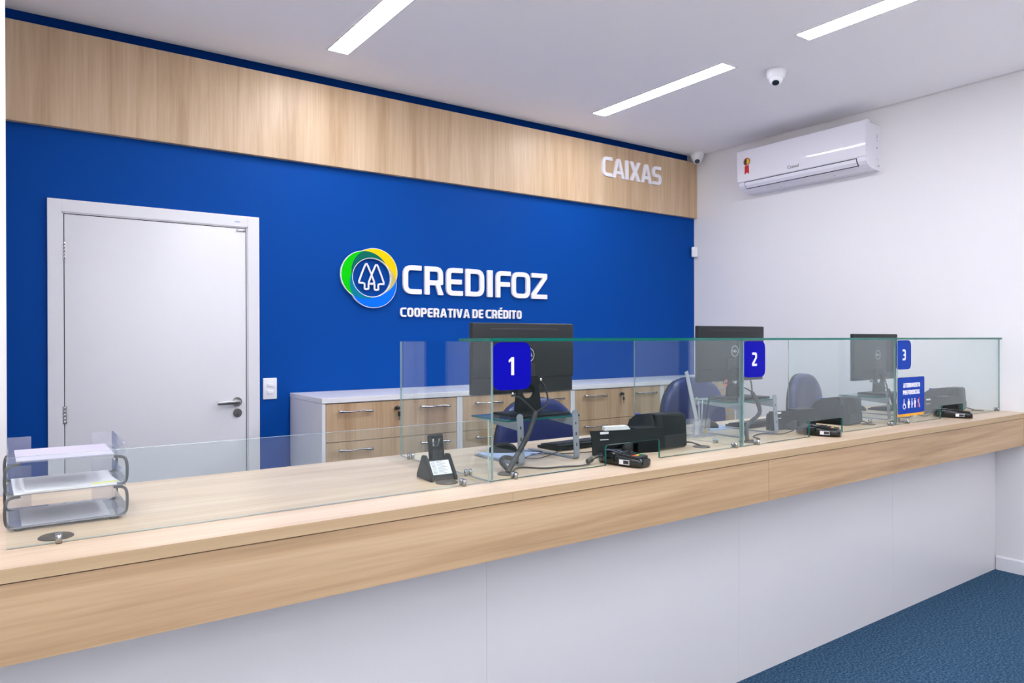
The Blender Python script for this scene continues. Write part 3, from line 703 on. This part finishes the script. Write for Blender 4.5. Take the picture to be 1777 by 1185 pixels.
def printer(label, loc, rz=0):
    """receipt printer; origin at near left bottom corner, body runs +x and +y"""
    t = thing('receipt_printer', label, 'printer', loc, rz, group='black receipt printers')
    prof = rr([(.0, .012, .010), (.012, .0, .004), (.195, .0, .01), (.205, .05, .02), (.205, .100, .028), (.150, .136, .02), (.060, .146, .012), (.006, .146, .012)], 5)
    # (y, z) profile extruded along x
    g = MB(); g.prism(prof, 0, .0, .148, sm=False)
    bmesh.ops.bevel(g.bm, geom=[e for e in g.bm.edges if abs(e.verts[0].co.x-e.verts[1].co.x) < 1e-6], offset=.007, segments=3, affect='EDGES')
    for f in g.bm.faces: f.smooth = True
    b = obj('body', g, black_pl, t)
    obj('lid_seam', MB().box(-.0006, .1486, .060, .0612, .03, .147), grey_slot, b)
    obj('feed_button', MB().rbox(.010, .026, .150, .166, .127, .1385, .003, 2), blue_btn, b)
    f = MB(); f.box(.006, .142, -.004, .0, .012, .060); obj('front_recess', f, black_matt, b)
    for a in (.02, .128):
        for c in (.02, .18): obj('foot', MB().cyl((a, c, 0), (a, c, .004), .008, 12), rubber, t)
    return t
def scanner(label, loc, rz=0, docs=True):
    """upright cheque reader: boxy body at the right, long thin guide wall at the left; origin at near right bottom corner, runs -x"""
    t = thing('cheque_reader', label, 'cheque reader', loc, rz, group='black cheque readers')
    b = MB(); b.prism(rr([(-.125, .0, .002), (-.020, 0, .002), (-.020, .006, 0), (0, .006, .002), (0, .098, .006), (-.125, .098, .003)], 2), 1, .0, .075)
    obj('body', b, black_pl, t)
    w = MB(); w.prism(rr([(-.125, .040, 0), (-.125, .096, .001), (-.345, .100, .001), (-.338, .075, .01), (-.332, .004, .003), (-.295, .004, .006), (-.285, .030, .01), (-.20, .040, .005)], 3), 1, .0, .005)
    bmesh.ops.triangulate(w.bm, faces=[f for f in w.bm.faces if len(f.verts) > 4], ngon_method='EAR_CLIP')
    obj('guide_wall', w, black_pl, t)
    w = MB(); w.prism(rr([(-.125, .0, 0), (-.125, .085, .001), (-.300, .085, .02), (-.300, .0, .003)], 3), 1, .030, .060)
    obj('rear_guide', w, black_pl, t)
    w = MB(); w.cyl((-.170, .018, .0), (-.170, .018, .045), .028, 20); obj('roller_housing', w, black_matt, t)
    l = MB(); l.box(-.300, -.262, -.0008, .0, .085, .094); l.box(-.300, -.262, -.0008, .0, .062, .065)
    obj('label_strip', l, paper, t)
    return t
def pinpad(label, loc, rz=0, tilt=0):
    """card terminal; nose points -Y to the customer; origin under the middle"""
    t = thing('card_terminal', label, 'card terminal', loc, rz, group='card terminals in the slots')
    g = MB(); n = 22; L = .195
    secs = [(-.098, .020, .004, .020), (-.095, .034, .002, .030), (-.080, .042, .0, .034), (-.03, .044, .0, .040), (.02, .041, .0, .050), (.055, .036, .0, .048), (.085, .031, .002, .040), (.097, .020, .006, .030)]
    rings = []
    for y, hw, zb, zt in secs:
        r = []
        for k in range(n):
            a = 2*math.pi*k/n; c, s_ = math.cos(a), math.sin(a)
            ex = .55
            r.append(g.V((hw*math.copysign(abs(c)**ex, c), y, (zb+zt)/2+(zt-zb)/2*math.copysign(abs(s_)**ex, s_))))
        rings.append(r)
    for A, B in zip(rings, rings[1:]):
        for k in range(n): g.F([A[k], A[(k+1) % n], B[(k+1) % n], B[k]], 0, True)
    g.F(rings[0]); g.F(list(reversed(rings[-1])))
    b = obj('body', g, black_gloss, t)
    k = MB(); k.prism(rr([(-.036, -.085, .01), (.036, -.085, .01), (.038, .005, .012), (-.038, .005, .012)], 4), 2, .0365, .0425)
    for v in k.bm.verts: v.co.z += (v.co.y+.04)*.10
    kp = obj('keypad_tray', k, black_matt, b)
    for r_ in range(4):
        for c_ in range(3):
            m_ = [red_m, yellow_key, green_key][c_] if r_ == 3 else black_pl
            y = -.012-r_*.016; x = (c_-1)*.021; z = .0425+(y+.04)*.10
            q = MB(); q.rbox(x-.0075, x+.0075, y-.005, y+.005, z-.0015, z+.0025, .0012, 1); obj('key', q, m_, kp)
    q = MB(); q.rbox(-.027, .027, .025, .070, .0475, .0515, .002, 2); obj('display', q, dark_screen, b)
    q = MB(); q.box(-.0450, -.0425, -.055, -.012, .010, .026, 0); s1 = obj('side_label', q, ink, b)
    q = MB(); q.box(-.0455, -.0445, -.030, -.013, .011, .025); obj('label_white_patch', q, paper, s1)
    q = MB()
    for zz in (.0105, .0255): q.box(-.0455, -.0444, -.055, -.012, zz-.0008, zz+.0008)
    q.box(-.0455, -.0444, -.055, -.0535, .0105, .0255); obj('label_border', q, paper, s1)
    return t
def mouse(label, loc, rz=0):
    t = thing('computer_mouse', label, 'mouse', loc, rz, group='black computer mice')
    g = MB(); n = 20; secs = [(-.058, .012, .010), (-.055, .021, .018), (-.042, .029, .029), (-.015, .031, .038), (.015, .029, .036), (.042, .028, .024), (.056, .023, .014), (.060, .014, .009)]
    rings = []
    for y, hw, h in secs: rings.append([g.V((hw*math.cos(math.pi*k/(n-1)), y, h*max(0, math.sin(math.pi*k/(n-1)))**.7)) for k in range(n)])
    for A, B in zip(rings, rings[1:]):
        for k in range(n-1): g.F([A[k], A[k+1], B[k+1], B[k]], 0, True)
        g.F([A[0], B[0], B[-1], A[-1]])
    g.F(rings[0]); g.F(rings[-1])
    obj('body', g, black_pl, t)
    w = MB(); w.cyl((-.004, .030, .027), (.004, .030, .027), .008, 16); obj('scroll_wheel', w, rubber, t)
    return t
def keyboard(label, loc, rz=0):
    t = thing('keyboard', label, 'keyboard', loc, rz, group='black keyboards')
    g = MB(); g.prism([(-.065, .004), (.065, .002), (.070, .006), (.070, .012), (-.060, .026), (-.068, .024), (-.070, .010)], 0, -.22, .22)
    obj('case', g, black_pl, t)
    k = MB()
    for r_ in range(6):
        y = -.050+r_*.0195; z = .0255-(y+.06)*.108; x = -.212
        while x < .205:
            w = .017 if (r_ != 5 or abs(x) > .08) else .11
            if not (abs(x-.085) < .006 or abs(x-.145) < .006): k.box(x, min(x+w, .213), y-.008, y+.008, z-.001, z+.006)
            x += w+.002
    obj('keys', k, black_matt, t, label='black key rows')
    return t
def chair(label, loc, rz, top=1.225):
    """backrest faces local -Y; origin on the floor under the column"""
    t = thing('office_chair', label, 'chair', loc, rz, group='navy chairs behind the counter')
    hw = .255; H = .44; zb = top-H; yb = .20
    def outline(sc, n=40):
        pts = []
        for i in range(n):
            a = 2*math.pi*i/n; c, s_ = math.cos(a), math.sin(a)
            if s_ >= 0: x = hw*math.copysign(abs(c)**.80, c); z = .15+(.29)*abs(s_)**.80
            else: x = hw*math.copysign(abs(c)**.5, c)*(1-.06*abs(s_)); z = .15-.15*abs(s_)**.5
            pts.append((x*sc, .22+(z-.22)*sc))
        return pts
    def loft(layers, m, name):
        g = MB(); R_ = []
        for sc, y in layers: R_.append([g.V((x, yb+y-.35*x*x, zb+z)) for x, z in outline(sc)])
        for A, B in zip(R_, R_[1:]):
            for k in range(len(A)): g.F([A[k], A[(k+1) % len(A)], B[(k+1) % len(A)], B[k]], 0, True)
        g.F(R_[0], 0, True); g.F(R_[-1], 0, True)
        return obj(name, g, m, t)
    loft([(.985, .002), (1.0, -.012), (1.0, -.030), (.985, -.043), (.94, -.052), (.82, -.058), (.55, -.062), (.25, -.063)], navy, 'backrest')
    loft([(.6, .022), (.92, .020), (.99, .012), (1.005, .000), (1.0, -.006)], black_matt, 'back_shell')
    s_ = MB(); s_.rbox(-.24, .24, -.27, .19, .625, .700, .034, 5); obj('seat', s_, navy, t)
    s_ = MB(); s_.rbox(-.20, .20, -.22, .15, .600, .630, .012, 2); obj('seat_shell', s_, black_matt, t)
    s_ = MB(); s_.tube([(0, .05, .600), (0, .22, .605), (0, .245, .68), (0, .235, zb+.15)], .020, 10, 0, 4, False, .45); obj('back_support', s_, black_matt, t)
    s_ = MB(); s_.cyl((0, 0, .10), (0, 0, .36), .028, 16); s_.cyl((0, 0, .36), (0, 0, .60), .014, 16); obj('gas_column', s_, black_matt, t)
    for k in range(5):
        a = 2*math.pi*k/5+.3; c, q = math.cos(a), math.sin(a)
        l = MB(); l.tube([(0, 0, .115), (c*.15, q*.15, .10), (c*.27, q*.27, .070)], [.026, .020, .014], 8); lg = obj('base_leg', l, black_matt, t)
        w = MB(); w.cyl((c*.27-q*.02, q*.27+c*.02, .027), (c*.27+q*.02, q*.27-c*.02, .027), .026, 14); w.cyl((c*.27, q*.27, .03), (c*.27, q*.27, .07), .006, 8); obj('caster', w, black_matt, lg)
    return t
def grommet(label, loc, tail=None):
    t = thing('cable_grommet', label, 'cable grommet', loc, 0, group='round cable grommets in the counter')
    obj('cap', MB().lathe([(.036, 0), (.036, .002), (.033, .004), (.004, .0045)], n=32), rubber, t)
    return t
def cable(name, label, pts, r=.0025, m=None, smooth=8, cat='cable', n=8):
    return obj(name, MB().tube(pts, r, n, 0, smooth), m or cable_m, label=label, cat=cat)
def bundle(label, p0, p1, p2, p3):
    """spiral-wrapped cable bundle with two leads leaving its top"""
    t = thing('cable_bundle', label, 'cable bundle', (0, 0, 0), group='wrapped cable bundles behind the screens')
    path = catmull([Vector(p) for p in (p0, p1, p2, p3)], 14)
    rad = [(.0095 if (i//3) % 2 else .0088) for i in range(len(path))]
    obj('spiral_wrap', MB().tube(path, rad, 12), cable_m, t)
    return t

# ------------------------------------------------------------------ teller positions
Z = ZT
riser('glass monitor riser under the first monitor, behind the number 1 sign', (1.650, 2.080, Z))
riser('glass monitor riser under the second monitor, behind the number 2 sign', (2.905, 2.075, Z))
riser('glass monitor riser under the monitor nearest the white wall', (4.170, 2.045, Z), 0, .122)
monitor('black monitor seen from behind above the number 1 sign', (1.668, 2.225, Z+.1645), math.radians(0.5))
monitor('black monitor seen from behind beside the number 2 sign', (2.945, 2.230, Z+.1645), math.radians(-1))
monitor('black monitor seen from behind, nearest the white wall', (4.235, 2.190, Z+.1285), math.radians(0))
printer('black receipt printer of position 1, left of the pen holder', (2.200, 2.035, Z), math.radians(1))
printer('black receipt printer of position 2, beside the number 3 partition', (3.595, 2.035, Z), math.radians(3))
printer('black receipt printer of position 3, nearest the white wall', (4.835, 2.035, Z), math.radians(3))
scanner('black cheque reader behind the slot of position 1', (2.190, 2.018, Z), math.radians(-12))
scanner('black cheque reader behind the slot of position 2', (3.405, 2.100, Z), math.radians(-6))
scanner('black cheque reader behind the priority service sign', (4.810, 2.018, Z), math.radians(-10))
pinpad('black card terminal poking through the slot of position 1', (1.838, 1.893, Z), math.radians(12))
pinpad('black card terminal poking through the slot of position 2', (3.142, 1.925, Z), math.radians(22))
pinpad('black card terminal poking through the slot of position 3', (4.470, 1.905, Z), math.radians(26))
chair('navy blue office chair behind the first monitor riser', (2.265, 2.82, 0), math.radians(-4), 1.155)
chair('navy blue office chair behind the pen holder of position 2', (3.455, 2.80, 0), math.radians(-6), 1.225)
chair('navy blue office chair nearest the white wall', (4.690, 2.80, 0), math.radians(10), 1.212)

# mouse, paper, keyboard
def sheet(label, pts, m, z, name='paper_sheet', cat='paper', th=.001, group=None):
    return obj(name, MB().prism(pts, 2, z, z+th), m, label=label, cat=cat, group=group)
sheet('pale blue mouse mat under the mouse of position 1', [(1.533, 2.224), (1.754, 2.248), (1.761, 2.412), (1.548, 2.424)], paper_blue, Z+.0005, 'mouse_mat', 'mouse mat', .002)
sheet('pale blue mouse mat beside the pen holder, behind partition 2', [(2.865, 2.315), (3.080, 2.325), (3.085, 2.505), (2.875, 2.49)], paper_blue, Z+.0005, 'mouse_mat', 'mouse mat', .002)
mouse('black mouse on the blue mat under the first riser', (1.645, 2.385, Z+.003), math.radians(58))
mouse('black mouse on the blue mat under the second riser', (2.940, 2.420, Z+.003), math.radians(60))
mouse('black mouse behind the riser nearest the white wall', (4.42, 2.45, Z), math.radians(60))
keyboard('black keyboard behind the riser of position 1', (2.055, 2.340, Z), math.radians(3))
keyboard('black keyboard behind the riser of position 2', (3.290, 2.345, Z), math.radians(3))
keyboard('black keyboard behind the riser nearest the white wall', (4.72, 2.36, Z), math.radians(3))

# cable grommets
grommet('black round grommet beside the letter trays at the far left', (.099, 1.970, Z))
grommet('black round grommet in front of the cordless phone', (1.152, 1.985, Z))
grommet('black round grommet at the foot of the first cable bundle', (1.394, 1.990, Z))
grommet('black round grommet right of the first receipt printer', (2.405, 2.008, Z))
grommet('black round grommet at the foot of the second cable bundle', (2.680, 1.984, Z))
grommet('black round grommet right of the second receipt printer', (3.748, 2.012, Z))
grommet('black round grommet at the foot of the third cable bundle', (3.990, 1.980, Z))
grommet('black round grommet beside the white wall', (5.010, 1.990, Z))

# cable bundles and leads
def station_cables(ox, oy, lab, zs=.1645, neck=(1.668, 2.225)):
    nx, ny = neck
    top = (1.585+ox, 2.085+oy, Z+zs+.026); g = (1.396+ox, 1.992+oy, Z+.004)
    b = bundle('spiral-wrapped cable bundle running down '+lab, top, (1.520+ox, 2.050+oy, Z+.11), (1.440+ox, 2.012+oy, Z+.045), g)
    obj('lead', MB().tube([top, (1.545+ox, 2.12+oy, Z+zs+.075), (nx-.062, ny+.035, Z+zs+.076)], .0032, 8, 0, 8), cable_m, b)
    obj('lead', MB().tube([top, (1.66+ox, 2.11+oy, Z+zs+.055), (nx+.078, ny+.010, Z+zs+.10), (nx+.075, ny+.034, Z+zs+.128)], .0032, 8, 0, 8), cable_m, b)
    return b
station_cables(0, 0, 'from the first monitor')
def bundle2(ox, oy, lab, x_top, z_top, x_bot, y, neck):
    nx, ny, nz = neck
    top = (x_top, y+.03, z_top)
    b = bundle('spiral-wrapped cable bundle '+lab, top, (x_top+.012, y-.002, z_top-.09), (x_bot+.02, y-.03, Z+.07), (x_bot, y-.045, Z+.004))
    obj('lead', MB().tube([top, (x_top-.02, y+.09, z_top+.03), (nx-.062, ny+.035, nz+.076)], .0032, 8, 0, 8), cable_m, b)
    obj('lead', MB().tube([top, (x_top+.03, y+.06, z_top+.05), (nx+.078, ny+.010, nz+.10), (nx+.075, ny+.034, nz+.128)], .0032, 8, 0, 8), cable_m, b)
bundle2(0, 0, 'beside the number 2 partition', 2.822, 1.215, 2.684, 2.030, (2.945, 2.230, Z+.1645))
bundle2(0, 0, 'beside the number 3 partition', 4.025, 1.18, 3.990, 2.020, (4.235, 2.190, Z+.1285))
lp = thing('cable_loop', 'thick black wrapped cable loop on the counter below the first monitor', 'cable', (0, 0, 0))
obj('wrapped_cable', MB().tube([(1.402, 2.000, Z+.012), (1.398, 2.035, Z+.034), (1.430, 2.065, Z+.042), (1.470, 2.080, Z+.034), (1.520, 2.110, Z+.018)], .0085, 10, 0, 8), cable_m, lp)
obj('ferrite_plug', MB().tube([(1.520, 2.110, Z+.018), (1.560, 2.135, Z+.016)], .012, 12), cable_m, lp)
cable('mouse_cable', 'thin black cable crossing the blue mouse mat of position 1', [(1.560, 2.135, Z+.014), (1.64, 2.20, Z+.010), (1.76, 2.27, Z+.006), (1.72, 2.33, Z+.006), (1.68, 2.37, Z+.012)], .0018)
cable('keyboard_cable', 'thin black cable running to the keyboard of position 1', [(1.560, 2.140, Z+.018), (1.66, 2.16, Z+.006), (1.78, 2.22, Z+.005), (1.86, 2.27, Z+.008)], .0018)
cable('keyboard_cable', 'thin black cable lying behind the first card terminal slot', [(1.70, 2.27, Z+.003), (1.82, 2.20, Z+.003), (1.95, 2.17, Z+.003), (2.12, 2.16, Z+.003)], .0018)
tc_ = thing('terminal_cable', 'black cable with a lump running to the first card terminal', 'cable', (0, 0, 0))
obj('cord', MB().tube([(1.42, 2.000, Z+.004), (1.485, 2.050, Z+.004), (1.545, 1.990, Z+.004), (1.625, 1.970, Z+.004), (1.70, 1.950, Z+.004), (1.745, 1.968, Z+.014), (1.79, 1.975, Z+.022)], .003, 8, 0, 8), cable_m, tc_)
obj('ferrite', MB().tube([(1.722, 1.957, Z+.011), (1.728, 1.960, Z+.013), (1.752, 1.969, Z+.017), (1.757, 1.971, Z+.018)], [.006, .0105, .0105, .006], 12), cable_m, tc_)
cable('terminal_cable', 'black cable running to the second card terminal', [(2.70, 2.00, Z+.004), (2.78, 1.99, Z+.004), (2.83, 2.06, Z+.004), (2.95, 2.10, Z+.004), (3.02, 2.04, Z+.004), (3.085, 2.020, Z+.018)], .003)
cable('terminal_cable', 'black looped cable below the priority service sign', [(4.00, 2.00, Z+.005), (4.06, 2.03, Z+.035), (4.14, 2.05, Z+.012), (4.23, 2.03, Z+.004), (4.30, 2.05, Z+.02), (4.36, 2.01, Z+.006), (4.40, 1.985, Z+.018)], .0028)
for i, (x, w, l) in enumerate(((2.348, 2.405, 'first'), (3.742, 3.748, 'second'), (4.98, 5.01, 'third'))):
    cable('printer_cable', 'thin black cable leaving the %s receipt printer to its grommet' % l, [(x-.045 if i == 0 else x-.03, 2.13, Z+.015), (x-.005, 2.09, Z+.012), (x+.030 if i == 0 else x, 2.05, Z+.018), (w, 2.01, Z+.005)], .0032)

# documents resting on the first cheque reader
lbx = thing('paper_slips', 'small pile of printed slips lying on top of the first cheque reader', 'paper', (1.975, 2.078, Z+.0985), math.radians(-12))
for k in range(4):
    obj('slip', MB().prism(rr([(-.060+k*.002, -.016, .004), (.060-k*.003, -.016, .004), (.060-k*.002, .020, .012), (-.050, .020, .004)], 2), 2, .0036*k, .0036*k+.003), paper, lbx)

# pen holder with ruler
t = thing('pen_holder', 'clear acrylic pen holder by the number 2 partition', 'pen holder', (2.655, 2.240, Z))
b = MB(); b.box(-.070, .075, -.050, .050, 0, .004)
obj('tray', b, acrylic, t)
for cx_ in (-.034, .030):
    b = MB(); w = .028; th = .0025
    b.box(cx_-w, cx_+w, -w, -w+th, .004, .082); b.box(cx_-w, cx_+w, w-th, w, .004, .082); b.box(cx_-w, cx_-w+th, -w+th, w-th, .004, .082); b.box(cx_+w-th, cx_+w, -w+th, w-th, .004, .082)
    obj('cup', b, acrylic, t)
ru = MB(); ru.m = Matrix.Translation((2.668, 2.236, Z+.006)) @ Matrix.Rotation(math.radians(-17.5), 4, 'Y')
ru.box(-.011, .011, -.0012, .0012, 0, .315)
for k in range(28): ru.box(-.010, -.006, -.0017, -.0012, .01+k*.011, .0108+k*.011, 1)
obj('ruler', ru, [mat('clear_ruler', (.55, .55, .60), .15), ink], label='long clear ruler leaning out of the pen holder', cat='ruler')
for i, (dx, dy, ax, ay, L, m_, lab, nm) in enumerate([(.008, -.008, -8, 4, .15, steel, 'steel scissors blade handle leaning in the pen holder', 'scissors'), (.030, .006, 10, -4, .16, steel, 'slim silver pen leaning right in the pen holder', 'pen'), (.034, -.012, 4, 6, .185, black_pl, 'slim black pen standing in the pen holder', 'pen'), (.020, .010, -5, -6, .135, mat('red_plastic', (.45, .02, .05), .3), 'short red pen in the pen holder', 'pen')]):
    g = MB(); g.m = Matrix.Translation((2.655+dx, 2.240+dy, Z+.008)) @ Matrix.Rotation(math.radians(ax), 4, 'Y') @ Matrix.Rotation(math.radians(ay), 4, 'X')
    g.tube([(0, 0, 0), (0, 0, .008), (0, 0, L-.015), (0, 0, L)], [.0015, .0038, .0038, .0025], 10)
    if nm == 'scissors':
        g.tube([(.012*math.cos(a)-.012, 0, L+.014+.016*math.sin(a)) for a in [i_*6.2832/16 for i_ in range(16)]], .003, 8, 0, 0, True)
    obj(nm, g, m_, label=lab, cat=nm)
obj('paper_note', MB().box(2.612, 2.640, 2.218, 2.2185, Z+.010, Z+.075), paper, label='printed paper slip inside the left cup of the pen holder', cat='paper')
obj('sticky_tab', MB().box(2.674, 2.698, 2.219, 2.2205, Z+.012, Z+.034), yellow_key, label='yellow tab inside the right cup of the pen holder', cat='sticky note')
obj('sticky_note', MB().prism([(2.862, 1.228), (2.905, 1.228), (2.912, 1.262), (2.878, 1.262)], 1, 2.2525, 2.2535), pink_note, label='coral sticky note hanging below the second monitor', cat='sticky note')

# cordless phone in its cradle
t = thing('cordless_phone', 'black cordless phone standing in its cradle beside the first partition', 'phone', (1.163, 2.066, Z), math.radians(-4))
b = MB(); pr = rr([(-.060, 0, .004), (.062, 0, .004), (.060, .012, .01), (.018, .078, .008), (-.004, .078, .012), (-.056, .014, .015)], 5)
b.prism(pr, 0, -.046, -.038); b.prism(pr, 0, .038, .046); b.prism(rr([(-.044, .002, .002), (.055, .0, .004), (.052, .014, .01), (.012, .066, .008), (-.010, .066, .006), (-.030, .034, .003), (-.046, .014, .002)], 3), 0, -.038, .038)
obj('cradle', b, black_pl, t)
b = MB(); b.m = Matrix.Translation((0, -.004, .035)) @ Matrix.Rotation(math.radians(-10), 4, 'X')
b.rbox(-.026, .026, -.010, .012, 0.0, .110, .007, 4)
hs = obj('handset', b, black_pl, t)
b = MB(); b.m = Matrix.Translation((0, -.004, .035)) @ Matrix.Rotation(math.radians(-10), 4, 'X'); b.rbox(-.019, .019, -.0112, -.009, .020, .095, .003, 2)
obj('handset_back_panel', b, black_gloss, hs)
b = MB(); b.m = Matrix.Translation((0, -.0275, .0405)) @ Matrix.Rotation(math.radians(-38), 4, 'X'); b.box(-.034, .034, -.0012, -.0002, -.026, .026)
pl = obj('number_list', b, paper, t, label='white printed number list')
b = MB(); b.m = Matrix.Translation((0, -.0275, .0405)) @ Matrix.Rotation(math.radians(-38), 4, 'X')
for k in range(11):
    b.box(-.031, -.016, -.0018, -.0011, .021-k*.0043, .0225-k*.0043); b.box(-.012, .010+.012*((k*7) % 3)/2, -.0018, -.0011, .021-k*.0043, .0225-k*.0043)
obj('printed_lines', b, grey_ink, pl)
obj('front_recess', MB().box(-.034, .034, -.0535, -.050, .003, .013), grey_slot, t)

# letter trays at the left end
t = thing('letter_tray_stack', 'three-tier clear acrylic letter tray stack at the left end of the counter', 'letter trays', (0.131, 2.075, Z))
tw = .122; dp = .245
for k in range(3):
    z0 = .008+k*.0775
    base = MB(); base.box(-tw, tw, .0, dp, z0, z0+.003)
    ft = obj('tray', base, acrylic_smoke if k != 2 else acrylic, t)
    for xa in (tw, -tw-.0025): obj('side_wall', MB().prism(rr([(-.004, z0, .002), (dp+.02, z0, .004), (dp+.02, z0+.036, .01), (-.004, z0+.036, .003)], 3), 0, xa, xa+.0025), acrylic, ft)
    for xa in (-tw, tw-.052): obj('back_stop', MB().box(xa, xa+.052, dp-.0025, dp, z0+.003, z0+.036), acrylic, ft)
    if k < 2:
        for y in (.006, dp-.03):
            f_ = MB()
            for s_ in (-1, 1):
                zz = z0
                p = [(s_*(tw-.022), zz-.001), (s_*(tw-.002), zz+.003), (s_*(tw+.006), zz+.018), (s_*(tw+.006), zz+.056), (s_*(tw-.002), zz+.071), (s_*(tw-.024), zz+.0745)]
                f_.tube([(a, y, b_) for a, b_ in p], .0036, 8, 0, 4)
            obj('tier_bracket', f_, mat('grey_bracket', (.055, .06, .065), .45), ft)
for sx_ in (-.10, .10):
    for y in (.02, .22): obj('foot', MB().cyl((sx_, y, 0), (sx_, y, .008), .011, 14), mat('grey_bracket', (.055, .06, .065), .45), t)
def doc(label, pts, z, th, m=paper): return sheet(label, pts, m, z, 'document', 'paper', th)
z1 = Z+.008+.0775+.0032
doc('stack of white documents in the middle letter tray', [(.020, 2.070), (.236, 2.078), (.240, 2.300), (.016, 2.300)], z1, .004)
obj('document', MB().prism([(.042, 2.062), (.244, 2.083), (.236, 2.190), (.030, 2.190)], 2, z1+.0044, z1+.0054), paper, label='top white printed form skewed in the middle letter tray', cat='paper')
obj('sticky_note', MB().prism([(.180, 2.078), (.240, 2.086), (.240, 2.106), (.182, 2.098)], 2, z1+.0056, z1+.0062), yellow_note, label='yellow highlighted note on the papers in the middle tray', cat='sticky note')
doc('thin sheaf of paper in the bottom letter tray', [(.035, 2.082), (.222, 2.084), (.224, 2.290), (.033, 2.290)], Z+.0115, .001, mat('grey_paper', (.50, .49, .55), .7))
doc('sheet of pale paper lying in the top letter tray', [(.025, 2.082), (.230, 2.082), (.232, 2.300), (.023, 2.300)], Z+.008+.155+.0032, .001, mat('lilac_paper', (.50, .47, .58), .7))
